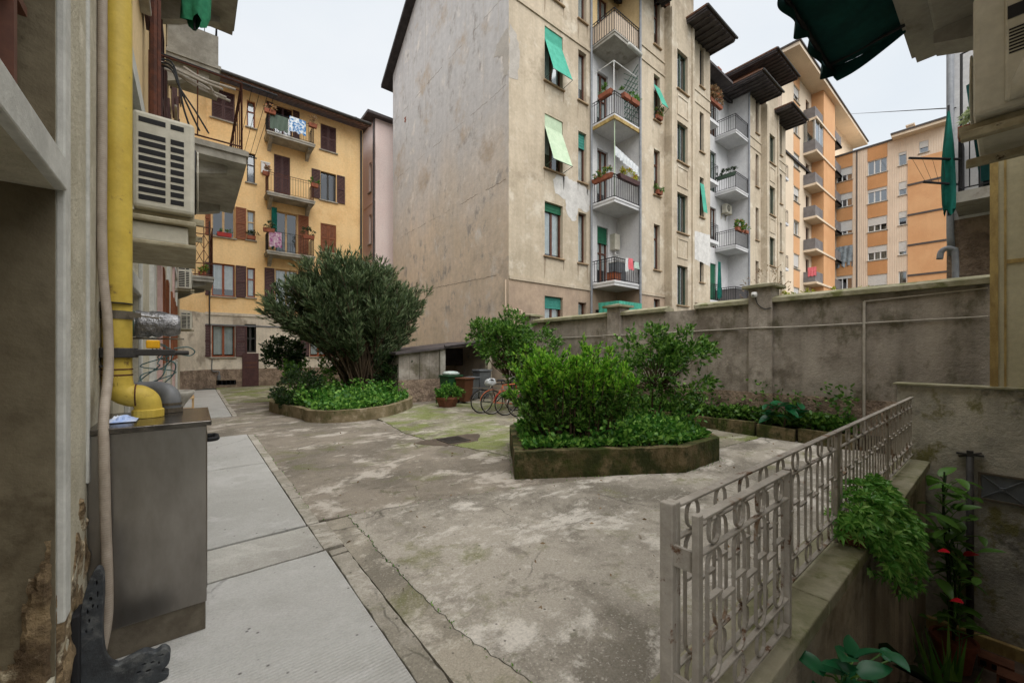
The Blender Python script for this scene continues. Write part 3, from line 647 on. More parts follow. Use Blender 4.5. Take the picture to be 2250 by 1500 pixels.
for a, b, m in ((7.1, 7.55, 'white_trim'), (8.6, 9.1, 'pink_band'), (11.6, 12.1, 'white_trim'), (14.6, 15.1, 'pink_band'), (17.2, 17.6, 'white_trim')):
    MB().mbox(L, a, b, -.045, 0, 0.03, 4.1).build('pilaster', MATS[m], LB)
MB().mbox(L, -.34, 22.6, -.5, .3, 15.2, 15.4).build('roof', MATS['roof_wood'], LB)
MB().box(-9, -1.06, -.34, 22.6, 0, 15.2).build('rear_wall', MATS['left_plaster'], LB)
MB().box(-9.2, .15, -.4, 23, 15.42, 15.6).build('roof_cover', MATS['roof_tile'], LB)
# chamfer linking the left house and the rear yellow house
mch = MB()
def corbel(mp, u, zt, proj, w=.16):      # scrolled bracket under a slab
    prof = [(0, 0), (-proj*.8, 0), (-proj*.8, -.10), (-proj*.62, -.16), (-proj*.45, -.20), (-proj*.25, -.34), (0, -.46)]
    n = len(prof); m_ = MB(); m_.add([mp(u-w/2, d, zt+z) for d, z in prof]+[mp(u+w/2, d, zt+z) for d, z in prof], [tuple(range(n)), tuple(range(2*n-1, n-1, -1))]+[(i, (i+1) % n, n+(i+1) % n, n+i) for i in range(n)]); return m_
def balcony(parent, mp, u0, u1, z, proj, th=.16, rail='iron_dark', h=.98, slabm='slab_concrete', corbels=(), lip=True, base=0.0, step=.12):
    s_ = MB().mbox(mp, u0, u1, -proj, base-.002, z-th, z); 
    if lip: s_.mbox(mp, u0-.03, u1+.03, -proj-.03, base-.003, z-th*.45, z-.02)
    s = s_.build('balcony', MATS[slabm], parent)
    for cu in corbels: corbel(mp, cu, z-th, proj).build('corbel', MATS[slabm], s)
    if rail:
        e = .05; P = [mp(u0+e, base, z), mp(u0+e, -proj+e, z), mp(u1-e, -proj+e, z), mp(u1-e, base, z)]
        railing_mesh(P, h, z, step).build('railing', MATS[rail], s)
    return s
balcony(LB, L, 6.9, 9.5, 4.62, 1.05, .2, 'iron_rust', corbels=(7.2, 9.2), step=.34)
balcony(LB, L, 7.0, 9.5, 8.1, 1.05, .2, 'iron_rust', corbels=(7.2, 9.2), step=.34)
sb_ = balcony(LB, L, 11.2, 12.4, 8.2, .92, .2, 'iron_dark', corbels=(11.4,), step=.2)
MB().mbox(L, 11.21, 11.24, -.90, -.02, 8.0, 8.86).build('end_panel', MATS['slab_concrete'], sb_)
for k_, x_ in enumerate((-.36, -.33)): MB().tube([(x_, 6.2+.12*k_, 4.25), (x_, 6.2+.12*k_, 15.2)], .035, 6).build('downpipe', MATS['iron_rust'], LB)
lb = balcony(LB, L, 18.0, 20.5, 4.45, 1.02, .2, None, corbels=(18.3, 20.2))
mt = MB()
for (p0, p1) in (((.55, 18.05), (.55, 20.45)), ((-.43, 18.05), (.55, 18.05))):
    a = Vector((*p0, 4.45)); b = Vector((*p1, 4.45)); n = 9 if p0[0] == p1[0] else 4; up_ = Vector((0, 0, 1))
    for zz in (.05, .45, 1.5, 1.75): mt.tube([a+up_*zz, b+up_*zz], .018, 5)
    for i in range(n+1):
        p = a+(b-a)*i/n; mt.tube([p, p+up_*1.75], .014, 5)
        if i < n:
            q = a+(b-a)*(i+1)/n; 
            for s0 in (.45, .97): mt.tube([p+up_*s0, q+up_*(s0+.5)], .012, 4); mt.tube([p+up_*(s0+.5), q+up_*s0], .012, 4)
mt.build('lattice_railing', MATS['iron_rust'], lb)
# far chamfer wall
ch = MB(); pts = [(-.45, 22.6), (.5, 24.0)]
for z0, z1, mi in ((0, .9, 2), (.9, 3.6, 1), (3.6, 14.9, 0)):
    ch.quad((-.45, 22.6, z0), (.5, 24.02, z0), (.5, 24.02, z1), (-.45, 22.6, z1), mi)
ch.build('corner_wall', [MATS['yellow_plaster'], MATS['ground_floor_plaster'], MATS['rough_render']], LB)

# ------------------------------------------------------------------ rear yellow house (faces -Y at Y = 24)
YB = thing('yellow_apartment_house', 'yellow plastered apartment house at the back with grey ground floor and three balconies', 'building', (4, 24, 0))
F = fY(24.0)
colA = (.70, 1.62); colB = (2.12, 2.47); colC = (3.30, 4.55); colD = (5.55, 6.38)
rows = {'g': (1.5, 3.05), '1': (4.45, 6.05), '2': (7.35, 8.95), '3': (10.25, 11.85), '4': (13.05, 14.5)}
yh = [(colA[0], colA[1], *rows['g']), (2.02, 2.52, 1.72, 3.15), (5.0, 5.9, 1.5, 3.0), (.88, 1.68, .12, .36)]
yu = []
for k in '1234': yu += [(colA[0], colA[1], *rows[k]), (colB[0], colB[1], rows[k][0]+.05, rows[k][1]-.05), (colD[0], colD[1], *rows[k])]
yd = [(3.35, 4.40, 3.85, 6.1), (3.35, 4.40, 6.86, 9.15), (3.30, 4.05, 9.80, 12.1), (3.30, 4.15, 12.82, 14.7)]
facade(F, .5, 7.87, .9, 3.6, yh[:3], 'ground_floor_wall', MATS['ground_floor_plaster'], YB)
facade(F, .5, 7.87, 0, .9, [yh[3]], 'plinth', MATS['rough_render'], YB)
facade(F, .5, 7.87, 3.6, 14.9, yu+yd, 'upper_wall', MATS['yellow_plaster'], YB)
MB().mbox(F, .45, 7.9, -.05, 0, 3.52, 3.66).build('string_course', MATS['ground_floor_plaster'], YB)
MB().mbox(F, .40, 7.9, -.03, 0, 3.02, 3.09).build('conduit', MATS['pvc_grey'], YB)
mg = MB()
for i in range(5): mg.mbox(F, .92+.17*i, .95+.17*i, .02, .05, .13, .35)
mg.build('basement_grille', MATS['iron_dark'], YB)
window(YB, F, colA[0], colA[1], *rows['g'], 'red_frame', 2, True, shut='lr', shw=.48)
w0 = window(YB, F, 2.02, 2.52, 1.72, 3.15, 'dark_frame', 2, None, sill=None, midrail=.5, name='barred_window')
dd_ = MB().mbox(F, 1.92, 2.62, -.05, -.002, .03, 1.68).build('door', MATS['plum_shutter'], YB)
m_ = MB()
for z in (.95, 1.18): m_.mbox(F, 2.0, 2.54, -.065, -.05, z, z+.05)
m_.build('door_rail', MATS['brown_frame'], dd_)
window(YB, F, 5.0, 5.9, 1.5, 3.0, 'red_frame', 2, True, shut='lr', shw=.45)
window(YB, F, colA[0], colA[1], *rows['1'], 'red_frame', 2, (0, 1, .2), shut='lr', shw=.45)
window(YB, F, colA[0], colA[1], *rows['2'], 'tan_frame', 2, None, shut='lr', shm='rust_shutter', shw=.45)
window(YB, F, colA[0], colA[1], *rows['3'], 'red_frame', 2, True, shut='c')
window(YB, F, colA[0], colA[1], *rows['4'], 'red_frame', 2, True, shut='c')
for k, fm in (('1', 'red_frame'), ('2', 'tan_frame'), ('3', 'dark_frame'), ('4', 'red_frame')):
    window(YB, F, colB[0], colB[1], rows[k][0]+.05, rows[k][1]-.05, fm, 1, True if k != '3' else None, midrail=.62)
window(YB, F, colD[0], colD[1], *rows['2'], 'rust_shutter', 2, True, shut='c', shm='rust_shutter')
window(YB, F, colD[0], colD[1], *rows['3'], 'dark_frame', 2, None, shut='lr', shw=.44)
window(YB, F, colD[0], colD[1], *rows['4'], 'dark_frame', 2, None, shut='c')
window(YB, F, colD[0], colD[1], *rows['1'], 'dark_frame', 2, None, shut='c')
window(YB, F, *yd[0], 'tan_frame', 2, True, sill=None, shut='lr', shw=.45)
window(YB, F, *yd[1], 'tan_frame', 2, None, sill=None, shut='r', shm='rust_shutter', shw=.52)
window(YB, F, *yd[2], 'plum_shutter', 2, None, sill=None, shut='c')
window(YB, F, *yd[3], 'plum_shutter', 2, None, sill=None, shut='lr', shw=.32)
for z in (6.82, 9.76, 12.78): balcony(YB, F, 2.88, 5.05, z, .95, .18, 'iron_dark' if z < 8 or z > 12 else 'iron_rust', corbels=(3.08, 4.85))
rf = MB(); rf.add([(-.2, 23.1, 14.78), (8.05, 23.1, 14.78), (8.05, 30, 17.2), (-.2, 30, 17.2), (-.2, 23.1, 14.98), (8.05, 23.1, 14.98), (8.05, 30, 17.4), (-.2, 30, 17.4)],
       [(0, 3, 2, 1), (4, 5, 6, 7), (0, 1, 5, 4), (1, 2, 6, 5), (2, 3, 7, 6), (3, 0, 4, 7)])
r_ = rf.build('roof', MATS['roof_tile'], YB)
MB().tube([(-.2, 23.05, 14.9), (8.05, 23.05, 14.9)], .08, 8).build('gutter', MATS['pipe_dark'], r_)
MB().box(.6, 7.86, 24.62, 30, 0, 14.9).build('rear_wall', MATS['yellow_plaster'], YB)
MB().tube([(7.75, 23.92, 14.8), (7.75, 23.92, 0)], .06, 8).build('downpipe', MATS['pipe_dark'], YB)
MB().tube([(.62, 23.93, 3.0), (.62, 23.93, 8.0)], .03, 6).build('cable', MATS['pipe_dark'], YB)
MB().tube([(.98, 23.9, .62), (.98, 23.9, .42), (.98, 23.95, .42)], .07, 8).build('gas_fitting', MATS['pvc_grey'], YB)
MB().tube(smooth_path([(.72, 23.94, 1.4), (.72, 23.94, .85), (.98, 23.94, .8), (.98, 23.92, .6)], 4), .025, 6).build('gas_pipe', MATS['pvc_grey'], YB)
bxw = thing('meter_box', 'white square box fixed to yellow wall beside the middle balcony door', 'box', (2.9, 23.95, 11.2)); local_part('cover', MB().box(-.19, .19, -.12, .045, -.3, .3), MATS['white_frame'], bxw, bevel=.02)
local_part('hood', MB().box(-.21, .21, -.15, -.12, .22, .28), MATS['white_frame'], bxw)

# pink house between
PB = thing('pink_house', 'narrow pink house glimpsed between the yellow house and the grey gable', 'building', (10, 24.6, 0))
pk = [(25.2, 25.65, z, z+1.9) for z in (2.0, 5.2, 8.6, 11.9)]
facade(fXm(8.81), 24.5, 29, 0, 16.2, pk, 'side_wall', MATS['pink_plaster'], PB)
for h_ in pk: window(PB, fXm(8.81), *h_, 'dark_frame', 1, None, midrail=.5)
facade(fY(24.5), 8.81, 14, 0, 16.2, [], 'front_wall', MATS['pink_plaster'], PB)
for z in (4.6, 7.8, 11.1): MB().mbox(fXm(8.81), 24.5, 29, -.03, 0, z, z+.08).build('string_course', MATS['pink_plaster'], PB)
MB().prism([(8.2, 24.1), (14, 24.1), (14, 29), (8.2, 29)], 16.2, 16.36).build('roof', MATS['roof_wood'], PB)
MB().tube([(8.74, 24.62, 16.2), (8.74, 24.62, 0)], .06, 8).build('downpipe', MATS['roof_wood'], PB)
MB().tube([(8.35, 26.9, 16.2), (8.35, 26.9, 17.0)], .10, 8).tube([(8.35, 26.9, 17.0), (8.35, 26.9, 17.15)], .15, 8).build('flue', MATS['pipe_dark'], PB)
# ------------------------------------------------------------------ grey gabled apartment house in the middle
GB = thing('gabled_apartment_house', 'tall beige apartment house with blank weathered gable, corner balconies and dark overhanging eaves', 'building', (12, 12, 0))
GX, G0, G1 = 9.4, 11.93, 23.2; YM = 10.65; YC = 10.35; EAVE = 18.7
FL = [1.25, 4.85, 8.45, 12.05, 15.65]
ridge = (G0+G1)/2
gm = MB(); gm.add([(GX, G0, 0), (GX, G1, 0), (GX, G1, 18.4), (GX, ridge, 22.6), (GX, G0, 18.7)], [(0, 1, 2, 3, 4)]); gm.build('gable_wall', MATS['gable_plaster'], GB)
MB().box(GX+.6, 22.3, G0+.8, G1, 0, 18.4).build('core_wall', MATS['gable_plaster'], GB)
rf = MB()
for (ya, za, yb, zb) in ((ridge, 22.6, G1+.75, 17.85), (ridge, 22.6, G0-.3, 18.45)):
    rf.add([(GX-.45, ya, za), (46, ya, za), (46, yb, zb), (GX-.45, yb, zb)]+[(GX-.45, ya, za+.2), (46, ya, za+.2), (46, yb, zb+.2), (GX-.45, yb, zb+.2)],
           [(0, 1, 2, 3), (7, 6, 5, 4), (0, 3, 7, 4), (3, 2, 6, 7), (1, 5, 6, 2)])
rf.build('roof', MATS['roof_dark'], GB)
# exposed bricks and long cracks in the gable
for (y, z) in ((21.35, 14.75),):
    for i in range(4):
        for j in range(2 if i % 2 else 1): MB().box(GX-.012, GX+.02, y+j*.13-.06*(i % 2), y+j*.13+.11-.06*(i % 2), z+i*.08, z+i*.08+.06).build('brick', MATS['terracotta'], GB)
random.seed(17)
GXF = Matrix(((0, 0, -1, GX), (1, 0, 0, 0), (0, 1, 0, 0), (0, 0, 0, 1)))
def wall_crack(pts, wd):
    e = jag(pts, .10, .025); MB().prism(e+[(x_+(wd if abs(pts[-1][0]-pts[0][0]) < abs(pts[-1][1]-pts[0][1]) else 0)*random.uniform(.4, 1), z_-(0 if abs(pts[-1][0]-pts[0][0]) < abs(pts[-1][1]-pts[0][1]) else wd)*random.uniform(.4, 1)) for x_, z_ in reversed(e)], 0, .003).xform(GXF).build('crack', MATS['gable_seam'], GB)
wall_crack([(12.7, 4.78), (15.0, 4.84), (18.6, 4.97)], .025); wall_crack([(14.1, 4.75), (14.12, 1.9)], .012)
for z in (8.4, 12.0, 15.5):
    y = 12.1
    while y < 22.8:
        l_ = random.uniform(.4, 1.6); wall_crack([(y, z+random.uniform(-.03, .03)), (min(y+l_, 23.1), z+random.uniform(-.03, .03))], random.uniform(.012, .03)); y += l_+random.uniform(.1, 1.1)
for y in (12.6, 13.6, 15.0, 16.2, 17.6, 18.9, 20.4, 21.8):
    zt = (18.6 + (min(y-G0, G1-y))*.72); zb = zt-random.uniform(4, 8); e1 = jag([(y-.03, zt), (y-.012, zb)], .4, .02); e2 = jag([(y+.012, zb), (y+.03, zt)], .4, .02)
    MB().prism(e1+e2, 0, .004).xform(Matrix(((0, 0, -1, GX), (1, 0, 0, 0), (0, 1, 0, 0), (0, 0, 0, 1)))).build('lime_run', MATS['lime_run'], GB)
wp = MB().prism(jag([(12.2, 14.1), (11.95, 14.1), (11.95, 12.3), (12.25, 12.35), (12.3, 13.2), (12.9, 13.5), (12.7, 13.9)], .12, .05, True), 0, .006)
wp.xform(Matrix(((0, 0, -1, GX), (1, 0, 0, 0), (0, 1, 0, 0), (0, 0, 0, 1)))).build('plaster_patch', MATS['grey_patch'], GB)
def front_patch(pts, Y, mat='patch_plaster', amp=.05):
    return MB().prism(jag(pts, .12, amp, True), 0, .006).xform(Matrix(((1, 0, 0, 0), (0, 0, -1, Y), (0, 1, 0, 0), (0, 0, 0, 1)))).build('plaster_patch', MATS[mat], GB)
front_patch([(9.42, 12.2), (9.85, 12.3), (9.95, 13.3), (9.8, 14.0), (9.42, 14.3)], G0, 'grey_patch')
front_patch([(11.75, 8.95), (12.0, 9.25), (12.5, 9.3), (13.0, 9.2), (13.5, 9.15), (14.08, 9.1), (14.08, 8.2), (13.9, 8.05), (13.3, 8.1), (13.2, 7.55), (12.9, 7.45), (12.6, 7.7), (12.5, 8.3), (11.9, 8.4)], G0)
front_patch([(21.0, 8.3), (22.98, 8.4), (22.98, 6.6), (21.05, 6.8)], YM, amp=.02)

F1 = fY(G0); c1 = (11.28, 12.34); c2 = (13.32, 13.86); dcol = (14.62, 15.42)
wins1 = [(c1[0], c1[1], 1.8, 4.05), (c2[0], c2[1], 1.9, 3.95)] + [(c[0], c[1], f+.85, f+3.1) for f in FL[1:] for c in (c1, c2)]
facade(F1, GX, 14.15, 4.55, EAVE, wins1[2:], 'front_wall', MATS['front_plaster'], GB)
facade(F1, GX, 14.15, 0, 4.55, wins1[:2], 'base_wall', MATS['base_plaster'], GB)
doors1 = [(dcol[0], dcol[1], f+.02, f+2.75) for f in FL[1:]]
facade(F1, 14.15, 16.1, 4.85, 15.6, doors1[:3], 'balcony_wall', MATS['white_plaster'], GB)
facade(F1, 14.15, 16.1, 15.6, EAVE, doors1[3:], 'balcony_wall', MATS['left_plaster'], GB)
facade(F1, 14.15, 16.1, 0, 4.85, [(14.5, 15.3, 1.3, 3.7)], 'base_wall', MATS['base_plaster'], GB)
for zz in (4.52, 15.35): MB().mbox(F1, GX, 14.1, -.05, 0, zz, zz+.14).build('string_course', MATS['front_plaster'], GB)
for i, h_ in enumerate(wins1):
    row = 0 if i < 2 else (i-2)//2+1; big = i % 2 == 0
    kw = dict(fm='brown_frame', leaves=2 if big else 1, cur=True if (i % 3 != 1) else (0, 1, .3), sill='tan_sill', dd=.2)
    if row == 0 and big: kw.update(blind=.22, bm_='teal_blind')
    if row == 1 and big: kw.update(blind=.16)
    if row == 2 and not big: kw.update(blind=.3, bm_='teal_blind')
    wo = window(GB, F1, *h_, **kw)
    if big and row in (2, 3):            # sloping awnings pushed out of the window
        m_ = MB(); cm = MATS['teal_cloth' if row == 3 else 'mint_cloth']; a, b, c, d = h_
        m_.add([F1(a+.02, .04, d), F1(b-.02, .04, d), F1(b-.02, .02, d-.5), F1(a+.02, .02, d-.5), F1(b+.02, -.55, c+.16), F1(a-.02, -.55, c+.16)], [(0, 1, 2, 3), (3, 2, 4, 5)])
        m_.build('awning', cm, wo)
        MB().tube([F1(a, .02, c+.05), F1(a-.02, -.55, c+.16), F1(b+.02, -.55, c+.16), F1(b, .02, c+.05)], .014, 6).build('awning_arm', MATS['green_frame'], wo)
random.seed(23)
for (a, b, z0, z1) in wins1[2:]:
    for xx in (a-.05, b+.02):
        hh = random.uniform(.3, .9); ww = random.uniform(.05, .13); front_patch([(xx, z0-.07), (xx+ww, z0-.07), (xx+ww*.7, z0-.07-hh*.6), (xx+ww*.4, z0-.07-hh), (xx+.1*ww, z0-.07-hh*.7)], G0, 'sill_stain', .012)
for i, h_ in enumerate(doors1): window(GB, F1, *h_, 'brown_frame', 2, (0, 1, .25), sill=None, midrail=.55, blind=.28 if i == 0 else None, name='balcony_door')
window(GB, F1, 14.5, 15.3, 1.3, 3.7, 'dark_frame', 2, None, sill=None, name='balcony_door')
MB().tube([(14.13, G0-.07, 18.6), (14.13, G0-.07, 1.0)], .05, 8).build('downpipe', MATS['pipe_grey'], GB)
S1 = fXm(16.1)
facade(S1, YM, G0, 4.85, 15.5, [], 'side_wall', MATS['white_plaster'], GB); facade(S1, YM, G0, 15.5, EAVE, [], 'side_wall', MATS['left_plaster'], GB)
facade(S1, YM, G0, 0, 4.85, [], 'base_wall', MATS['base_plaster'], GB)
MB().tube([(16.05, YM-.06, 18.6), (16.05, YM-.06, 1.0)], .055, 8).build('downpipe', MATS['pipe_grey'], GB)

def corner_balcony(u0, u1, z, rails='iron_dark', solid=None, soff='white_plaster', fascia=None, th=.22):
    s = MB().box(u0, u1-.003, YM, G0-.003, z-th, z).box(u0-.03, u1-.003, YM-.03, G0-.003, z-.09, z-.02).build('balcony', MATS[soff], GB)
    P = [(u0+.04, G0-.02, z), (u0+.04, YM+.04, z), (u1-.04, YM+.04, z)]
    railing_mesh(P, 1.0, z, .13, .013, rr=.02).build('railing', MATS[rails], s)
    if solid:
        m_ = MB(); m_.box(u0+.06, u0+.07, YM+.06, G0-.03, z+.08, z+.9); m_.box(u0+.07, u1-.06, YM+.06, YM+.07, z+.08, z+.9); m_.build('screen', MATS[solid], s)
    if fascia:
        MB().box(u0-.034, u0+.03, YM-.034, G0-.01, z-th-.03, z-.10).box(u0+.03, u1-.01, YM-.034, YM+.03, z-th-.03, z-.10).build('fascia', MATS[fascia], s)
    return s
corner_balcony(14.2, 16.1, FL[4], solid='cream_panel', soff='soffit'); corner_balcony(14.2, 16.1, FL[3], fascia='ochre_trim')
corner_balcony(14.2, 16.1, FL[2]); corner_balcony(14.2, 16.1, FL[1])
MB().tube([(15.05, YM-.12, FL[4]-.3), (16.0, YM-.12, FL[4]-.34)], .09, 10).build('rolled_awning', MATS['white_trim'], GB, smooth=True)

def module(x0, detail=True):
    a0, a1, a2, a3 = x0, x0+2.1, x0+4.4, x0+6.9
    n1 = (x0+1.15, x0+1.68); big = (x0+2.76, x0+3.80); n3 = (x0+5.68, x0+6.14)
    wl = [(n1[0], n1[1], f+.85, f+3.05) for f in FL]; wr = [(n3[0], n3[1], f+.75, f+2.95) for f in FL]
    wc = [(big[0], big[1], z, z+2.0) for z in (4.1, 7.75, 11.3, 14.9)]
    for mp, u0, u1, ww, zt in ((fY(YM), a0, a1, wl, EAVE), (fY(YM), a2, a3, wr, EAVE)):
        facade(mp, u0, u1, 4.55, zt, [h for h in ww if h[2] > 4.5], 'front_wall', MATS['front_plaster'], GB)
        facade(mp, u0, u1, 0, 4.55, [h for h in ww if h[3] < 4.5], 'base_wall', MATS['base_plaster'], GB)
        for zz in (4.42, 12.05+3.25, 12.05+3.9): MB().mbox(mp, u0+.01, u1-.01, -.04, 0, zz, zz+.1).build('string_course', MATS['front_plaster'], GB)
    facade(fY(YC), a1, a2, 0, 21.0, wc, 'stair_bay_wall', MATS['front_plaster'], GB)
    for xx, sgn in ((a1, 1), (a2, -1)): MB().quad((xx, YC, 0), (xx, YM+.02, 0), (xx, YM+.02, EAVE), (xx, YC, EAVE)).build('bay_cheek', MATS['front_plaster'], GB)
    for k, (u0, u1) in enumerate(((a1+.02, a1+.22), (a2-.22, a2-.02))): MB().mbox(fY(YC), u0, u1, -.07, 0, .0, 18.6).build('pilaster', MATS['front_plaster'], GB)
    for z in (6.3, 9.9, 13.45):
        m_ = MB(); u0, u1 = big[0]-.02, big[1]+.02
        m_.mbox(fY(YC), u0, u1, -.03, 0, z+.16, z+.24).mbox(fY(YC), u0, u1, -.03, 0, z+1.1, z+1.18).mbox(fY(YC), u0, u0+.07, -.03, 0, z+.24, z+1.1).mbox(fY(YC), u1-.07, u1, -.03, 0, z+.24, z+1.1)
        m_.build('recessed_panel', MATS['front_plaster'], GB)
    for i, h_ in enumerate(wc): window(GB, fY(YC), *h_, 'green_frame', 2, None, sill='tan_sill', dd=.18)
    for i, h_ in enumerate(wl):
        wo = window(GB, fY(YM), *h_, 'brown_frame', 1, True if i % 2 else (0, 1, .35), sill='tan_sill', dd=.18, midrail=.7)
        if detail and i == 3:
            a, b, c, d = h_; mp = fY(YM); MB().add([mp(a, .02, d-.5), mp(b, .02, d-.5), mp(b+.02, -.45, c+.5), mp(a-.02, -.45, c+.5)], [(0, 1, 2, 3)]).build('awning', MATS['teal_cloth'], wo)
            MB().tube([mp(a, .02, c+.2), mp(a-.02, -.45, c+.5), mp(b+.02, -.45, c+.5), mp(b, .02, c+.2)], .012, 5).build('awning_arm', MATS['iron_dark'], wo)
    for i, h_ in enumerate(wr):
        wo = window(GB, fY(YM), *h_, 'dark_frame', 1, True if i % 2 == 0 else None, sill='tan_sill', dd=.18)
        if detail and i == 2:
            a, b, c, d = h_; mp = fY(YM); MB().add([mp(a, -.02, d-.35), mp(b, -.02, d-.35), mp(b, -.22, c+.2), mp(a, -.22, c+.2)], [(0, 1, 2, 3)]).build('awning', MATS['teal_cloth'], wo)
    # roofs: two low eaves and a raised attic over the stair bay
    def eave(u0, u1, y0, y1, z, nm='roof'):
        r_ = MB().box(u0, u1, y0, y1, z, z+.10).build(nm, MATS['roof_wood'], GB)
        m_ = MB().box(u0-.04, u1+.04, y0-.06, y1, z+.10, z+.19); m_.build('roof_tiles', MATS['roof_tile'], r_)
        MB().tube([(u0-.04, y0-.09, z+.10), (u1+.04, y0-.09, z+.10)], .06, 6).build('gutter', MATS['pipe_dark'], r_)
        k = MB(); n = int((u1-u0)/.42)
        for i in range(n+1): x = u0+.06+(u1-u0-.18)*i/n; k.box(x, x+.07, y0+.02, y1-.3, z-.09, z-.002)
        k.build('rafters', MATS['roof_wood'], r_)
    eave(a0-1.5, a1-.2, YM-1.32, G0+.3, EAVE); eave(a2-.75, a3+.08, YM-1.32, G0+.3, EAVE)
    at = MB(); at.box(a1-.35, a2+.2, YM+.03, 15.5, EAVE+.25, 21.1); at.build('attic_wall', MATS['attic_wall'], GB)
    eave(a1-1.2, a2+.75, YM-1.3, 15.6, 21.15)
    MB().box(a3-.5, a3-.003, YM+.55, G0+.8, 0, EAVE-.01).build('core_wall', MATS['front_plaster'], GB)
    MB().quad((a3, YM, 0), (a3, G0, 0), (a3, G0, EAVE), (a3, YM, EAVE)).build('side_wall', MATS['front_plaster'], GB)
module(16.1); module(28.36, False)
def recess(x0, x1):
    ds = [(x1-2.6, x1-1.75, f+.02, f+2.6) for f in FL]+[(x0+1.2, x0+2.0, f+.02, f+2.6) for f in FL]
    facade(fY(G0), x0, x1, 0, EAVE, ds, 'recess_wall', MATS['white_plaster'], GB)
    for i, h_ in enumerate(ds): window(GB, fY(G0), *h_, 'green_frame' if i % 2 else 'brown_frame', 2, (0, 1, .3), sill=None, blind=.99 if i in (1, 0) else None, name='balcony_door')
    facade(fXm(x1), YM, G0, 0, EAVE, [], 'side_wall', MATS['white_plaster'], GB)
    MB().box(x0, x1-1.65, G0-1.0, G0+.5, EAVE, EAVE+.14).build('roof', MATS['roof_wood'], GB)
    for i, z in enumerate(FL): corner_balcony(x1-1.95, x1, z, 'iron_dark', solid=('grey_parapet' if i in (1, 0) else None))
    for i, z in enumerate(FL):
        s = MB().box(x0, x0+2.0, YM+.4, G0-.003, z-.2, z).build('balcony', MATS['white_plaster'], GB)
        railing_mesh([(x0+.04, YM+.44, z), (x0+1.96, YM+.44, z), (x0+1.96, G0-.03, z)], 1.0, z, .12).build('railing', MATS['iron_dark'], s)
    MB().tube([(x1-.05, YM-.06, EAVE), (x1-.05, YM-.06, 1)], .055, 8).build('downpipe', MATS['pipe_grey'], GB)
recess(23.0, 28.36)
facade(fY(G0), 35.26, 38.0, 0, EAVE, [], 'recess_wall', MATS['white_plaster'], GB)
for z in FL:
    s = MB().box(35.4, 37.3, YM+.4, G0-.003, z-.2, z).build('balcony', MATS['white_plaster'], GB)
    railing_mesh([(35.44, YM+.44, z), (37.26, YM+.44, z), (37.26, G0-.03, z)], 1.0, z, .14).build('railing', MATS['iron_dark'], s)
for x, y in ((27.2, 15.5), (31.2, 14.0)):
    k = MB().box(x-.22, x+.22, y-.22, y+.22, 20.0, 23.2 if x > 30 else 21.6).box(x-.3, x+.3, y-.3, y+.3, 23.2 if x > 30 else 21.6, 23.3 if x > 30 else 21.7); k.build('chimney', MATS['terracotta'], GB)
gp = MB(); gp.tube(smooth_path([(GX-.06, 12.05, 3.2), (GX-.06, 12.05, 4.4), (GX-.06, 12.05, 4.5)], 3), .035, 6); gp.tube([(GX-.06, 12.1, 3.35), (GX-.06, 11.8, 3.35), (GX+.2, 11.84, 3.35), (GX+.55, 11.84, 3.35), (GX+.58, 11.84, 1.5)], .04, 7); gp.build('gas_pipe', MATS['cream_panel'], GB)

# ------------------------------------------------------------------ orange tower beyond
OT = thing('orange_apartment_tower', 'tall orange and cream apartment tower with stacked grey balconies beyond the beige house', 'building', (45, 11, 0))
fl = [z for z in np.arange(2.2, 25, 2.95)]
ow = [(40.9, 42.4, z+1.0, z+2.3) for z in fl]
facade(fY(11.75), 38.05, 43.5, 0, 26.2, ow, 'front_wall', MATS['cream_side'], OT)
for i, h_ in enumerate(ow):
    window(OT, fY(11.75), *h_, 'white_frame', 2, None, sill='sill_stone', blind=(.0, .5, .8)[i % 3] or None, bm_='white_blind', glass='glass_far')
    MB().mbox(fY(11.75), 40.85, 42.45, -.02, 0, h_[3]+.03, h_[3]+1.5).build('spandrel', MATS['orange_panel'], OT)
lw = [(44.2, 45.2, z+.05, z+2.3) for z in fl]
facade(fY(11.75), 43.5, 45.9, 0, 26.2, lw, 'loggia_wall', MATS['cream_side'], OT)
for h_ in lw: window(OT, fY(11.75), *h_, 'brown_frame', 2, None, sill=None, glass='glass_far', name='balcony_door')
facade(fXm(45.9), 10.8, 11.75, 0, 26.2, [], 'side_wall', MATS['orange_panel'], OT)
facade(fY(10.8), 45.9, 49.7, 0, 26.2, [], 'front_wall', MATS['orange_panel'], OT)
facade(fXm(38.05), 11.75, 20, 0, 26.2, [], 'side_wall', MATS['cream_panel'], OT)
facade(fY(11.75), 49.7, 62, 0, 26.2, [(52.5, 54, z+1, z+2.3) for z in fl], 'front_wall', MATS['cream_side'], OT)
for i, z in enumerate(fl):
    s = MB().box(43.5, 45.9, 10.8, 11.745, z-.2, z).box(43.4, 52.0, 10.72, 10.795, z-.2, z-.02).build('balcony', MATS['cream_side'], OT)
    MB().box(43.5, 43.58, 10.86, 11.74, z, z+.95).box(43.58, 45.85, 10.86, 10.93, z, z+.95).build('parapet', MATS['grey_parapet'], s)
    MB().box(49.7, 52.0, 10.72, 11.74, z-.2, z).box(51.9, 52.0, 10.8, 11.7, z, z+.95).box(49.8, 51.9, 10.8, 10.88, z, z+.95).build('side_balcony', MATS['grey_parapet'], s)
MB().box(43.55, 43.6, 10.87, 11.7, fl[6]+.95, fl[6]+2.75).box(43.6, 45.85, 10.87, 10.9, fl[6]+.95, fl[6]+2.75).build('balcony_glazing', MATS['glass_far'], OT)
for x in (43.55, 44.7, 45.8): MB().box(x-.03, x+.03, 10.84, 10.9, fl[6]+.95, fl[6]+2.75).build('glazing_post', MATS['white_frame'], OT)
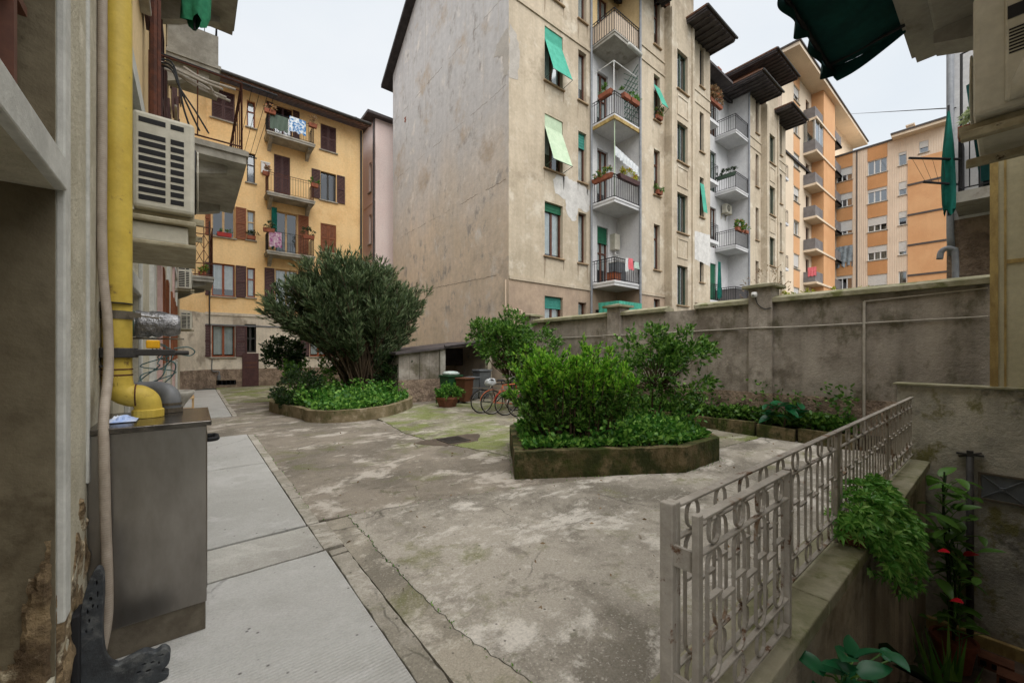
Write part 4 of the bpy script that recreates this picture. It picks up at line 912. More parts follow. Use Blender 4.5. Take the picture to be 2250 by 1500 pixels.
MB().box(37.6, 62, 10.4, 20, 26.2, 26.5).build('roof', MATS['cream_side'], OT)
MB().box(37.5, 62.1, 10.3, 20.1, 26.5, 26.62).build('roof_edge', MATS['grey_line'], OT)
MB().box(38.2, 61.9, 12.5, 19.9, 0, 26.2).build('core_wall', MATS['cream_side'], OT)

# ------------------------------------------------------------------ cream and orange block closing the view
CB = thing('cream_apartment_block', 'cream and orange apartment block with ribbon windows closing the view on the right', 'building', (52, 7, 0))
K = fXm(52.0); ca = (9.9, 11.15); cb = (7.32, 8.72); cc = (5.97, 6.52); hs = []
for i in range(7):
    z = 19.15-2.8*i
    if i > 0 or True: hs.append((cb[0], cb[1], z, z+1.35))
    hs.append((cc[0], cc[1], z+.15, z+1.4))
    if i > 0: hs.append((ca[0], ca[1], z+.25, z+1.6))
    else: hs.append((ca[0], ca[1], z+.1, z+1.4))
hs.append((4.55, 5.15, 19.95, 21.0))
facade(K, 3.3, 11.6, 0, 21.9, hs, 'front_wall', MATS['cream_panel'], CB)
for j, h_ in enumerate(hs):
    wide = h_[1]-h_[0] > .8
    window(CB, K, *h_, 'white_frame', 3 if wide else 1, None, sill='sill_stone', blind=[.0, .45, .2, .75, .55][(j*7+j//3) % 5] or None, bm_='white_blind', glass='glass_far', dd=.12)
    if wide: MB().mbox(K, h_[0]-.02, h_[1]+.02, -.03, 0, h_[3]+.04, h_[3]+1.33).build('spandrel', MATS['orange_spandrel'], CB)
MB().mbox(K, 3.3, 5.9, -.06, 0, 0, 19.6).build('blank_panel', MATS['orange_panel'], CB)
for z in (17.2, 14.4, 11.6, 8.8, 6.0): MB().mbox(K, 3.3, 5.92, -.12, -.06, z, z+.16).build('floor_line', MATS['grey_line'], CB)
MB().mbox(K, 9.5, 9.6, -.04, 0, 0, 21.9).build('expansion_joint', MATS['grey_line'], CB)
MB().mbox(K, 6.9, 11.7, -.12, .6, 21.9, 22.05).build('roof_edge', MATS['grey_line'], CB)
MB().mbox(K, 3.3, 6.9, -.9, .6, 21.85, 22.1).build('roof', MATS['cream_side'], CB); MB().mbox(K, 3.25, 6.95, -.98, .6, 22.1, 22.25).build('gutter', MATS['grey_line'], CB)
MB().mbox(K, 3.35, 11.55, .7, 8, 0, 21.8).build('core_wall', MATS['cream_panel'], CB)
MB().mbox(K, 5.6, 6.0, .5, .9, 22.2, 23.0).mbox(K, 5.5, 6.1, .4, 1.0, 23.0, 23.12).build('chimney', MATS['cream_side'], CB)
MB().mbox(K, 6.6, 7.0, .5, .9, 22.0, 22.7).build('roof_vent', MATS['pipe_grey'], CB)

# ------------------------------------------------------------------ houses at the right edge
WH = thing('white_house', 'white rendered house behind the yard wall at the right with balcony and grey downpipe', 'building', (11.2, 0, 0))
V = fXm(11.0)
facade(V, -6, .73, 4.15, 14, [(-.62, .35, 4.4, 6.8)], 'upper_wall', MATS['white_plaster'], WH); facade(V, -6, .73, 0, 4.15, [], 'base_wall', MATS['rough_render'], WH)
window(WH, V, -.62, .35, 4.4, 6.8, 'dark_frame', 2, None, sill=None, name='balcony_door')
MB().quad((11, .73, 0), (16, .73, 0), (16, .73, 14), (11, .73, 14)).build('side_wall', MATS['white_plaster'], WH)
sb = MB().box(9.95, 10.995, -2.5, .58, 4.2, 4.38).build('balcony', MATS['soffit'], WH)
railing_mesh([(10.97, .52, 4.38), (10.0, .52, 4.38), (10.0, -2.4, 4.38)], 1.05, 4.38, .11).build('railing', MATS['iron_dark'], sb)
MB().tube([(10.93, .68, 13), (10.93, .68, 3.9), (10.93, .66, 3.5)], .05, 8).tube([(10.93, .68, 7.5), (10.93, .68, 7.7)], .075, 8).tube([(10.93, .68, 4.5), (10.93, .68, 4.7)], .075, 8).build('downpipe', MATS['pipe_grey'], WH, smooth=True)
ov = MB().tube(smooth_path([(10.6, .79, 3.40), (10.6, .77, 3.53), (10.6, .70, 3.58), (10.6, .63, 3.55), (10.6, .60, 3.45), (10.6, .595, 2.5)], 5), .045, 8).build('overflow_pipe', MATS['pipe_grey'], WH, smooth=True)
BH = thing('beige_panelled_house', 'beige panelled wall with ochre corner strip at the right edge of the view', 'building', (8.1, -.2, 0))
Q = fXm(8.0)
facade(Q, -2.5, .15, 1.27, 6, [], 'front_wall', MATS['beige_panel'], BH); MB().quad((8, .15, 1.27), (9.35, .15, 1.27), (9.35, .15, 6), (8, .15, 6)).build('side_wall', MATS['beige_panel'], BH)
MB().mbox(Q, .085, .155, -.02, .01, 1.27, 6).mbox(Q, .02, .04, -.012, .01, 1.27, 6).build('corner_strip', MATS['ochre_trim'], BH)
for z in (2.82, 5.5): MB().mbox(Q, -5, .018, -.012, 0, z, z+.05).build('panel_joint', MATS['ochre_trim'], BH)

# near house behind the camera: wall, balcony overhead, unseen extents shaped for the light
NB = thing('near_apartment_house', 'near house at the top right with grey balcony soffit above the areaway', 'building', (4, -.6, 0))
facade(lambda u, d, z: (u, -.36-d, z), 0.75, 8.0, 0, 5.2, [(2.2, 3.1, .9, 2.6)], 'front_wall', MATS['cream_plaster'], NB)
facade(lambda u, d, z: (u, -.36-d, z), 1.5, 8.0, -2.1, 0, [], 'basement_wall', MATS['pit_wall'], NB)
sl = MB().box(3.2, 5.5, -.355, .56, 4.52, 4.72).box(3.16, 5.54, -.355, .60, 4.60, 4.69).build('balcony', MATS['soffit'], NB)
MB().box(3.4, 5.3, -.355, .40, 4.44, 4.518).build('soffit_step', MATS['soffit'], sl, bevel=.02)
for x in (3.7, 5.05): corbel(lambda u, d, z: (u, -.357-d, z), x, 4.438, .95, .24).build('corbel', MATS['soffit'], sl)
railing_mesh([(3.25, -.3, 4.72), (3.25, .5, 4.72), (5.45, .5, 4.72), (5.45, -.3, 4.72)], 1.0, 4.72, .12).build('railing', MATS['iron_dark'], sl)

# ------------------------------------------------------------------ yard wall with pillars (X = 9.4)
YW = thing('yard_wall', 'grey rendered yard wall with rough stone-like base, mossy coping and three capped pillars', 'wall', (9.5, 7, 0))
WX = 9.4
MB().box(WX, WX+.25, .16, 11.9, .86, 2.74).build('wall_render', MATS['wall_render'], YW)
MB().box(WX-.035, WX+.25, .16, 11.9, -.02, .86).build('rough_base', MATS['rough_render'], YW)
for a, b in ((.16, 5.07-.37), (5.07+.37, 8.55-.0), (8.55, 11.0)):
    MB().add([(WX-.10, a, 2.742), (WX+.35, a, 2.742), (WX+.35, b, 2.742), (WX-.10, b, 2.742), (WX-.10, a, 2.83), (WX+.125, a, 2.90), (WX+.35, a, 2.83), (WX-.10, b, 2.83), (WX+.125, b, 2.90), (WX+.35, b, 2.83)],
             [(0, 1, 2, 3), (0, 3, 7, 4), (4, 7, 8, 5), (5, 8, 9, 6), (1, 6, 9, 2), (0, 4, 5, 6, 1), (3, 2, 9, 8, 7)]).build('coping', MATS['coping_stone'], YW, bevel=.006)
def pillar(y, zt, wd=.42, cap=.10):
    MB().box(WX-.12, WX+.33, y-wd/2, y+wd/2, .861, zt).build('pillar', MATS['wall_render'], YW, bevel=.008)
    MB().box(WX-.155, WX+.33, y-wd/2-.03, y+wd/2+.03, -.02, .86).build('pillar_base', MATS['rough_render'], YW)
    MB().box(WX-.22, WX+.42, y-wd/2-cap, y+wd/2+cap, zt, zt+.06).build('pillar_cap', MATS['coping_stone'], YW, bevel=.012)
    m_ = MB(); a, b = cap, cap; m_.add([(WX-.22, y-wd/2-a, zt+.061), (WX+.42, y-wd/2-a, zt+.061), (WX+.42, y+wd/2+a, zt+.061), (WX-.22, y+wd/2+a, zt+.061), (WX+.10, y, zt+.13)], [(0, 1, 4), (1, 2, 4), (2, 3, 4), (3, 0, 4)]); m_.build('cap_top', MATS['coping_stone'], YW)
pillar(3.27, 3.06, .44); pillar(7.0, 2.98, .44); pillar(10.75, 2.98, .44)
cw = MB(); cw.tube([(WX-.03, .2, 2.25), (WX-.03, 2.6, 2.22), (WX-.14, 3.0, 2.22), (WX-.14, 3.55, 2.23), (WX-.03, 3.8, 2.23), (WX-.03, 6.7, 2.2), (WX-.14, 6.9, 2.2), (WX-.14, 7.3, 2.2), (WX-.03, 7.5, 2.2), (WX-.03, 11.4, 2.18)], .014, 5)
tag(cw.build('wall_cable', MATS['cable_white'], None), 'thin white cable strung along the grey yard wall', 'cable')
cd = MB(); cd.tube([(WX-.05, 1.62, .3), (WX-.03, 1.62, 2.62)], .022, 6).tube([(WX-.03, 1.62, 2.62), (WX-.03, .2, 2.68)], .012, 5)
tag(cd.build('conduit', MATS['cable_white'], None), 'upright pale conduit fixed to the yard wall right of the pillar', 'conduit')
cm = thing('security_camera', 'small white camera on the face of the tall wall pillar', 'camera', (WX-.12, 3.35, 2.92))
local_part('camera_body', MB().lathe([(.0, -.06), (.05, -.05), (.06, 0), (.05, .05), (0.0, .06)], (-.07, 0, 0), 12), MATS['white_frame'], cm, smooth=True)
local_part('mount', MB().box(-.03, 0.0, -.03, .03, -.04, .04), MATS['white_frame'], cm)
local_part('lens', MB().lathe([(.022, -.02), (.022, .0)], (-.12, .0, -.01), 10), MATS['ac_dark'], cm)
local_part('cable', MB().tube(smooth_path([(-.02, 0, -.05), (-.02, -.05, -.2), (-.02, -.16, -.3), (-.02, -.3, -.3)], 4), .009, 5), MATS['cable_dark'], cm)

# ------------------------------------------------------------------ areaway: low end wall, retaining wall, fence, gate
EW = thing('areaway_end_wall', 'damp mossy low wall closing the sunken areaway below the beige house', 'wall', (8.1, .3, -2.1))
MB().box(8.0, 8.25, -.34, 1.02, -2.1, 1.235).build('wall_body', MATS['damp_wall'], EW); MB().box(7.955, 8.3, -.34, 1.06, 1.236, 1.265).build('coping', MATS['coping_stone'], EW, bevel=.006)
MB().box(7.93, 8.0, -.34, .72, -2.1, -1.95).build('skirting', MATS['ochre_trim'], EW)
ht = thing('access_hatch', 'grey metal hatch with crossed ribs on the damp end wall', 'hatch', (7.99, .045, -.02))
local_part('hatch_frame', MB().box(-.03, 0, -.20, .21, -.18, -.15).box(-.03, 0, -.20, .21, .15, .18).box(-.03, 0, .18, .21, -.15, .15).box(-.03, 0, -.20, -.17, -.15, .15), MATS['steel_dull'], ht, bevel=.004)
local_part('hatch_panel', MB().box(-.012, 0, -.17, .18, -.15, .15), MATS['bin_grey'], ht)
local_part('hatch_rib', MB().tube([(-.015, -.17, -.15), (-.03, .005, 0), (-.015, .18, .15)], .008, 5).tube([(-.015, -.17, .15), (-.03, .005, 0), (-.015, .18, -.15)], .008, 5).lathe([(.03, -.02), (.03, .02)], (-.03, .005, 0), 10), MATS['bin_grey'], ht)
vp = thing('vent_pipe', 'dark upright pipe with star shaped bracket on the damp end wall', 'pipe', (7.94, .32, -2.0))
local_part('pipe', MB().tube([(0, 0, 0), (0, 0, 2.35)], .035, 8), MATS['pipe_dark'], vp, smooth=True)
local_part('bracket', MB().box(-.02, .05, -.12, .12, 2.36, 2.38).box(-.02, .02, -.03, .03, 2.38, 2.42).tube([(0, -.1, 2.41), (0, .1, 2.33)], .012, 5), MATS['pipe_dark'], vp)
RW = thing('retaining_wall', 'stained retaining wall with mossy coping carrying the railing over the areaway', 'wall', (4.7, .85, -2.1))
MB().box(1.5, 7.998, .73, 1.0, -2.1, .105).build('wall_body', MATS['pit_wall'], RW)
for a, b in ((1.48, 3.0), (3.012, 5.4), (5.412, 7.95)): MB().box(a, b, .68, 1.03, .106, .2).build('coping', MATS['coping_stone'], RW, bevel=.01)

def stadium(cx, cz, w_, h_, t, y0, y1, n=7):
    r = w_/2; P = []
    for k in range(n): a = math.pi*k/(n-1); P.append((cx+r*math.cos(a), cz+h_/2-r+r*math.sin(a)))
    for k in range(n): a = math.pi+math.pi*k/(n-1); P.append((cx+r*math.cos(a), cz-h_/2+r+r*math.sin(a)))
    I = [(cx+(x-cx)*(r-t)/r, cz+(z-cz)-(t if z > cz else -t)*abs((z-cz))/max(h_/2, 1e-6)) for x, z in P]
    m = MB(); k = len(P); m.add([(x, y0, z) for x, z in P]+[(x, y0, z) for x, z in I]+[(x, y1, z) for x, z in P]+[(x, y1, z) for x, z in I],
        [q for i in range(k) for j in [(i+1) % k] for q in ((i, j, k+j, k+i), (2*k+i, 3*k+i, 3*k+j, 2*k+j), (i, 2*k+i, 2*k+j, j), (k+i, k+j, 3*k+j, 3*k+i))]); return m
def mesh_of(mb, mat, name):
    me = bpy.data.meshes.new(name); me.from_pydata(mb.v, [], mb.f); me.materials.append(mat); me.update(); return me
FP = MATS['fence_paint']; ZT, ZR, ZB2, ZB = 1.08, .94, .40, .26
def railwork(root, xa, xb, y, n, post_every=None):
    """flat-bar railing in local space along X, from z=ZB to ZT"""
    pitch = (xb-xa)/n; wl = pitch*.5; yy0, yy1 = y-.007, y+.007
    for nm, z0, z1, dy in (('top_rail', ZT-.012, ZT, .020), ('rail', ZR-.010, ZR, .013), ('rail', ZB2, ZB2+.010, .013), ('bottom_rail', ZB, ZB+.012, .015)):
        local_part(nm, MB().box(xa, xb, y-dy, y+dy, z0, z1), FP, root, bevel=.003)
    loop = mesh_of(stadium(0, (ZR+ZB2)/2, wl, ZR-ZB2-.012, .008, yy0, yy1), FP, 'loop'); ring = mesh_of(stadium(0, 0, wl*.82, ZT-ZR-.014, .007, yy0, yy1), FP, 'ring')
    lk1 = mesh_of(MB().box(-pitch/2+wl/2, pitch/2-wl/2, -.012, .012, -.006, .006), FP, 'link'); lk2 = mesh_of(MB().box(-wl/2+.006, wl/2-.006, -.012, .012, -.006, .006), FP, 'link')
    for i in range(n):
        x = xa+pitch*(i+.5)
        def put(nm, me, px_, pz, py=0):
            o = bpy.data.objects.new(nm, me); C.objects.link(o); o.parent = root; o.location = (px_, py, pz)
        put('loop', loop, x, 0); put('ring', ring, x, (ZT+ZR)/2-.004); put('ring', ring, x, (ZB+ZB2)/2+.002)
        put('link', lk2, x, .74, y)
        if i < n-1: put('link', lk1, x+pitch/2, .70, y)
    return pitch
FE = thing('courtyard_railing', 'long weathered grey metal railing with rings and looped bars on the coping', 'railing', (0, .86, 0))
railwork(FE, 1.56, 7.95, 0, 24)
for x in (4.02, 6.1): local_part('post', MB().box(x-.045, x+.045, -.012, .012, .2, 1.066), FP, FE, bevel=.004)
local_part('end_post', MB().box(1.478, 1.512, -.028, .028, .2, 1.10).box(1.515, 1.549, -.026, .026, .2, 1.098), FP, FE, bevel=.006)
GA = thing('gate_leaf', 'weathered grey metal gate leaf folded back against the long railing', 'gate', (0, .735, 0))
railwork(GA, 1.50, 2.45, 0, 4)
for x in (1.485, 2.465): local_part('stile', MB().box(x-.018, x+.018, -.014, .014, .2, 1.09), FP, GA, bevel=.004)
for z in (.86, .35): local_part('hinge', MB().box(1.484, 1.50, .015, .096, z, z+.08), FP, GA)
# ------------------------------------------------------------------ things by the left wall
cab = thing('steel_cabinet', 'brushed steel gas meter cabinet standing against the left wall', 'cabinet', (-.17, 3.4, .03))
MB().box(-.43, .065, 3.035, 3.74, .20, 1.262).build('body', MATS['steel'], cab, bevel=.004)
MB().box(-.43, -.372, 3.028, 3.034, .21, 1.25).build('side_flange', MATS['steel'], cab)
for z_ in (.35, .75, 1.15): MB().lathe([(.006, 0), (.004, .004)], (0, 0, 0), 8).xform(Matrix.Translation((-.35, 3.034, z_)) @ Matrix.Rotation(R(90), 4, 'X')).build('rivet', MATS['steel_dull'], cab)
MB().box(.066, .069, 3.08, 3.70, .26, 1.22).build('door', MATS['steel'], cab, bevel=.002)
MB().box(-.43, .06, 3.045, 3.73, .031, .196).build('plinth', MATS['steel_dull'], cab, bevel=.004)
MB().box(-.44, .088, 3.01, 3.76, 1.264, 1.294).build('lid', MATS['steel_lid'], cab, bevel=.004)
MB().tube(smooth_path([(.066, 3.12, 1.16), (.115, 3.13, 1.16), (.12, 3.2, 1.16), (.115, 3.27, 1.16), (.066, 3.28, 1.16)], 4), .014, 8).build('handle', MATS['ac_dark'], cab, smooth=True)

yp = thing('yellow_gas_pipe', 'thick yellow gas pipe running down the wall and bending into the steel cabinet', 'pipe', (-.36, 3.4, 1.3))
path = smooth_path([(-.362, 3.42, 8.0), (-.362, 3.42, 4.0), (-.362, 3.42, 1.72), (-.362, 3.42, 1.56), (-.345, 3.42, 1.47), (-.30, 3.42, 1.435), (-.265, 3.42, 1.43), (-.232, 3.42, 1.40), (-.222, 3.42, 1.35), (-.222, 3.42, 1.295)], 8)
MB().tube(path, .068, 20).build('pipe', MATS['yellow_paint'], yp, smooth=True)
MB().lathe([(.078, 0), (.078, .045), (.070, .05)], (-.222, 3.42, 1.296), 20).build('collar', MATS['yellow_paint'], yp, smooth=False)
m_ = MB()
for (c_, ax) in (((-.362, 3.42, 1.60), 'z'), ((-.362, 3.42, 1.565), 'z')): m_.lathe([(.0705, -.004), (.0725, 0), (.0705, .004)], c_, 24)
m_.build('weld_seam', MATS['iron_rust'], yp)
m_ = MB(); ring_ = [(-.278+.0*math.cos(a), 3.42+.071*math.cos(a), 1.432+.071*math.sin(a)) for a in [i*math.pi/10 for i in range(20)]]; m_.tube(ring_, .004, 5, True); m_.build('weld_seam', MATS['iron_rust'], yp)
m_ = MB().lathe([(.095, -.03), (.095, .03)], (-.362, 3.42, 1.70), 22).box(-.31, -.09, 3.38, 3.46, 1.682, 1.722); m_.tube([(-.10, 3.42, 1.70), (-.02, 3.42, 1.70)], .016, 8); m_.build('valve_flange', MATS['pipe_dark'], yp, bevel=.006)
MB().box(-.23, -.165, 3.37, 3.43, 1.728, 1.78).build('valve_cap', MATS['yellow_cap'], yp, bevel=.008)
MB().lathe([(.075, -.025), (.075, .025)], (-.362, 3.42, 1.93), 20).box(-.30, -.25, 3.33, 3.36, 1.915, 1.945).tube([(-.27, 3.35, 1.93), (-.17, 3.40, 1.92)], .005, 6).build('pipe_clamp', MATS['steel_dull'], yp)
MB().tube([(-.44, 3.36, 1.62), (-.40, 3.36, 1.62)], .008, 6).build('wall_stud', MATS['pipe_dark'], yp)

hz = thing('beige_hose', 'ribbed beige hose hanging down in front of the steel cabinet', 'hose', (-.37, 3.0, .1))
hp = smooth_path([(-.412, 3.30, 8.0), (-.412, 3.30, 3.5), (-.410, 3.28, 2.3), (-.385, 3.25, 1.9), (-.375, 3.2, 1.6), (-.375, 3.05, 1.36), (-.366, 2.99, 1.15), (-.360, 2.985, .8), (-.352, 2.98, .5), (-.353, 2.97, .3), (-.372, 2.96, .15), (-.385, 2.955, .09)], 8)
MB().tube(hp, .022, 10).build('hose', MATS['hose_beige'], hz, smooth=True)
MB().lathe([(.074, -.003), (.074, .003)], (-.365, 3.40, 2.0), 20).build('cable_tie', MATS['cable_dark'], hz)

mt = thing('gas_meter', 'foil wrapped gas meter behind the yellow pipe', 'meter', (-.25, 3.75, 1.8))
random.seed(4); fm = MB(); n1, n2 = 14, 22; V_ = []
for i in range(n1):
    for j in range(n2):
        t = i/(n1-1); a = 2*math.pi*j/n2; r = .085*(1-.25*t**3)*(1+random.uniform(-.09, .09)) if 0 < i < n1-1 else .06
        V_.append((-.32+.25*t, 3.75+r*.9*math.cos(a), 1.90+r*1.05*math.sin(a)))
fm.add(V_, [(i*n2+j, i*n2+(j+1) % n2, (i+1)*n2+(j+1) % n2, (i+1)*n2+j) for i in range(n1-1) for j in range(n2)]+[tuple(range(n2)), tuple((n1-1)*n2+j for j in range(n2))]); fm.build('foil_wrap', MATS['foil'], mt, smooth=True)
MB().tube([(-.40, 3.75, 1.90), (-.31, 3.75, 1.90)], .088, 16).build('meter_case', MATS['green_frame'], mt, smooth=True)
MB().tube([(-.32, 3.75, 1.80), (-.05, 3.74, 1.80)], .006, 5).tube([(-.445, 3.75, 1.9), (-.40, 3.75, 1.9)], .03, 8).build('support_bar', MATS['steel_dull'], mt)
el = thing('grey_elbow_pipe', 'dark grey plastic elbow pipe rising from the cabinet lid', 'pipe', (-.12, 3.62, 1.3))
MB().tube(smooth_path([(-.12, 3.60, 1.295), (-.12, 3.60, 1.37), (-.135, 3.62, 1.42), (-.18, 3.66, 1.445), (-.26, 3.7, 1.445), (-.43, 3.72, 1.445)], 6), .058, 16).build('elbow', MATS['pvc_grey'], el, smooth=True)
MB().lathe([(.066, 0), (.066, .03)], (-.12, 3.60, 1.296), 18).lathe([(.063, .05), (.063, .065)], (-.12, 3.60, 1.296), 18).build('collar', MATS['steel_dull'], el)
bg = thing('plastic_bag', 'crumpled blue and white plastic bag lying on the cabinet lid', 'bag', (-.34, 3.3, 1.294))
random.seed(9); b_ = MB(); n1 = 12
Vb = [(-.40+.14*i/(n1-1), 3.20+.16*j/(n1-1), 1.300+.03*max(0, math.sin(math.pi*i/(n1-1))*math.sin(math.pi*j/(n1-1)))*random.uniform(.5, 1.4)) for i in range(n1) for j in range(n1)]
b_.add(Vb, [(i*n1+j, i*n1+j+1, (i+1)*n1+j+1, (i+1)*n1+j) for i in range(n1-1) for j in range(n1-1)]); b_.build('bag_film', M('bag_blue', (150, 176, 226), (214, 222, 236), scale=12, rough=.3, bump=.3), bg)
cbm = MB()
for s0 in range(5):
    pts = [(-.25, 3.75, 1.78)]+[(-.25+random.uniform(-.04, .16), 3.74+random.uniform(-.04, .05), 1.78-.06*k+random.uniform(-.03, .03)) for k in range(1, 6)]+[(-.20+.02*s0, 3.70, 1.36)]
    cbm.tube(smooth_path(pts, 5), .004, 5)
cbm.tube(smooth_path([(-.1, 3.5, 1.73), (-.03, 3.52, 1.74), (.01, 3.54, 1.71), (-.02, 3.55, 1.68), (-.1, 3.5, 1.70)], 6), .004, 5)
tag(cbm.build('sensor_cables', MATS['cable_teal'], None), 'tangle of thin teal cables hanging behind the yellow pipe', 'cable')

# air conditioner units
def ac_unit(name, label, loc, rot, w_=.80, d_=.30, h_=.58, group='air conditioner units on the house walls', side_slots=False, brackets=True):
    """local: back at y=0 against the wall, front at y=-d, width along x, base at z=0"""
    t = thing(name, label, 'air conditioner', loc, group); t.rotation_euler = (0, 0, rot)
    g_ = .10
    local_part('casing', MB().box(-w_/2, w_/2, -d_-g_, -g_, 0, h_), MATS['ac_white'], t, bevel=.025)
    fan = local_part('fan_guard', MB().lathe([(.21, -.02), (.21, .004)], (0, 0, 0), 24).xform(Matrix.Translation((-w_*.12, -d_-g_-.004, h_*.5)) @ Matrix.Rotation(R(90), 4, 'X') @ Matrix.Scale(h_/.58, 4)), MATS['ac_dark'], t)
    m = MB(); s_ = h_/.58
    for r in (.05, .10, .15, .20): m.tube([(-w_*.12+r*s_*math.cos(a), -d_-g_-.022, h_*.5+r*s_*math.sin(a)) for a in [i*math.pi/12 for i in range(24)]], .005, 4, True)
    for a in [i*math.pi/4 for i in range(8)]: m.tube([(-w_*.12, -d_-g_-.022, h_*.5), (-w_*.12+.205*s_*math.cos(a), -d_-g_-.022, h_*.5+.205*s_*math.sin(a))], .005, 4)
    g2 = local_part('fan_grille', m, MATS['ac_white'], t)
    if side_slots:
        for sgn in side_slots:
            x = sgn*(w_/2)
            for j in range(11):
                if j == 1: continue
                z = h_*.93-j*h_*.080-.05*h_
                o = local_part('slot', MB().box(min(x-sgn*.02, x+sgn*.003), max(x-sgn*.02, x+sgn*.003), -g_-d_*.52, -g_-d_*.10, z, z+h_*.052), MATS['ac_dark'], t)
                o = local_part('slot', MB().box(min(x-sgn*.02, x+sgn*.003), max(x-sgn*.02, x+sgn*.003), -g_-d_*.82, -g_-d_*.60, z, z+h_*.052), MATS['ac_dark'], t)
    if brackets:
        for x in (-w_*.38, w_*.38):
            local_part('bracket', MB().box(x-.02, x+.02, -d_-g_-.06, 0, -.05, -.004).box(x-.02, x+.02, -.025, 0, -.34, -.05), MATS['bracket_paint'], t)
    return t
a1 = ac_unit('air_conditioner', 'large old white air conditioner with slotted side beside the yellow pipe', (-.45, 4.42, 2.78), R(90), .80, .36, .72, side_slots=(-1,))
local_part('drip_tray', MB().box(-.44, .44, -.47, -.02, -.10, -.06), MATS['bracket_paint'], a1, bevel=.01)
local_part('lower_box', MB().box(-.40, .40, -.42, -.02, -.24, -.105), MATS['ac_white'], a1, bevel=.01)
local_part('lower_rail', MB().box(-.46, .46, -.47, -.02, -.28, -.245), MATS['bracket_paint'], a1, bevel=.01)
ac_unit('air_conditioner', 'white air conditioner hanging below the lattice balcony on the left wall', (-.45, 15.2, 3.55), R(90), .8, .32, .62, side_slots=(-1,))
ac_unit('air_conditioner', 'upper white air conditioner standing beside the rusty lattice railing', (-.45, 17.2, 4.55), R(90), .8, .32, .62, side_slots=(-1,))
ac_unit('air_conditioner', 'lowest white air conditioner on the far end of the left wall', (-.45, 19.0, 2.55), R(90), .8, .32, .62, side_slots=(-1,))
wb = thing('boiler_box', 'white boiler box fixed above the upper far air conditioner', 'box', (-.45, 17.4, 5.3)); local_part('cover', MB().box(0, .32, -.25, .25, 0, .7), MATS['white_frame'], wb, bevel=.02); local_part('flue', MB().tube([(.16, 0, .7), (.16, 0, .95)], .05, 8), MATS['white_frame'], wb)
n_ac = ac_unit('air_conditioner', 'near yellowed air conditioner seen from below at the top right', (3.93, -.36, 3.05), R(180), .86, .39, .70, side_slots=None)
for o in n_ac.children:
    if o.name.startswith('bracket'): pass
local_part('service_cover', MB().box(.43, .452, -.375, -.10, .03, .66), MATS['ac_white'], n_ac, bevel=.012)
local_part('valve_hood', MB().lathe([(.09, 0), (.085, .1), (.05, .2), (0.01, .22)], (.44, -.27, .03), 14, sx=.55), MATS['ac_white'], n_ac, smooth=True)
for j in range(8): local_part('louvre', MB().box(.4515, .456, -.36, -.12, .28+.018*j, .288+.018*j), MATS['ac_dark'], n_ac)
local_part('cover_slot', MB().box(.4515, .456, -.365, -.11, .47, .54), MATS['ac_dark'], n_ac)
for x in (.37, -.16): local_part('support_rail', MB().box(x-.03, x+.03, -.54, 0, -.10, -.052), MATS['bracket_paint'], n_ac, bevel=.006)
ac_unit('air_conditioner', 'air conditioner on the white recess wall under the second balcony from the top', (27.6, G0, 10.9), 0)
ac_unit('air_conditioner', 'air conditioner on the white recess wall just above the lowest visible balcony', (27.4, G0, 3.7), 0)
ac_unit('air_conditioner', 'air conditioner on the topmost corner balcony of the beige house', (15.75, G0, 16.6), 0, brackets=False)
bo = thing('wall_boiler', 'cream wall boiler on the white balcony wall above hanging towels', 'boiler', (15.75, G0-.16, 6.6)); local_part('case', MB().box(-.2, .2, -.14, .155, 0, .75), MATS['ac_white'], bo, bevel=.02); local_part('pipe', MB().tube(smooth_path([(0, 0, 0), (0, -.02, -.2), (.2, -.02, -.22), (.25, 0, -.4)], 4), .03, 6), MATS['white_frame'], bo)

# stone basin, slatted rack, cast iron bench end
bs = thing('stone_basin', 'small stone wash basin on the left wall beyond the cabinet', 'basin', (-.3, 8.2, .7))
MB().lathe([(.08, 0), (.10, .12), (.16, .22), (.22, .30), (.24, .34), (.24, .38), (.20, .38), (.17, .34)], (-.22, 8.2, .72), 18, sx=1.0, sy=1.3).build('bowl', MATS['slab_concrete'], bs, smooth=True)
MB().box(-.45, -.40, 7.95, 8.45, .6, 1.12).build('back_plate', MATS['slab_concrete'], bs)
MB().box(-.30, -.14, 8.1, 8.3, .03, .72).build('pedestal', MATS['slab_concrete'], bs, bevel=.02)
sr = thing('slatted_rack', 'small wooden slatted rack standing past the basin', 'rack', (-.05, 9.0, .03))
for k in range(4): MB().box(-.25, .02, 8.9, 9.15, .30+.2*k, .325+.2*k).build('slat', MATS['tan_frame'], sr)
for x in (-.24, .0): MB().box(x-.015, x+.015, 9.0, 9.03, .03, .96).build('upright', MATS['yellow_cap'] if x < -.1 else MATS['tan_frame'], sr)
def filled(name, splines, depth, mat, parent, mtx):
    cu = bpy.data.curves.new(name, 'CURVE'); cu.dimensions = '2D'; cu.fill_mode = 'BOTH'; cu.extrude = depth/2; cu.bevel_depth = .003
    for pts in splines:
        s = cu.splines.new('POLY'); s.points.add(len(pts)-1); s.use_cyclic_u = True
        for p, q in zip(s.points, pts): p.co = (q[0], q[1], 0, 1)
    o = bpy.data.objects.new(name, cu); C.objects.link(o); bpy.context.view_layer.update()
    me = bpy.data.meshes.new_from_object(o.evaluated_get(bpy.context.evaluated_depsgraph_get())); bpy.data.objects.remove(o); me.transform(mtx)
    me.materials.clear(); me.materials.append(mat); return link(name, me, parent)
ci = thing('cast_iron_bench_end', 'ornate dark cast iron bench end leaning by the wall at lower left', 'bench end', (-.3, 2.7, 0))
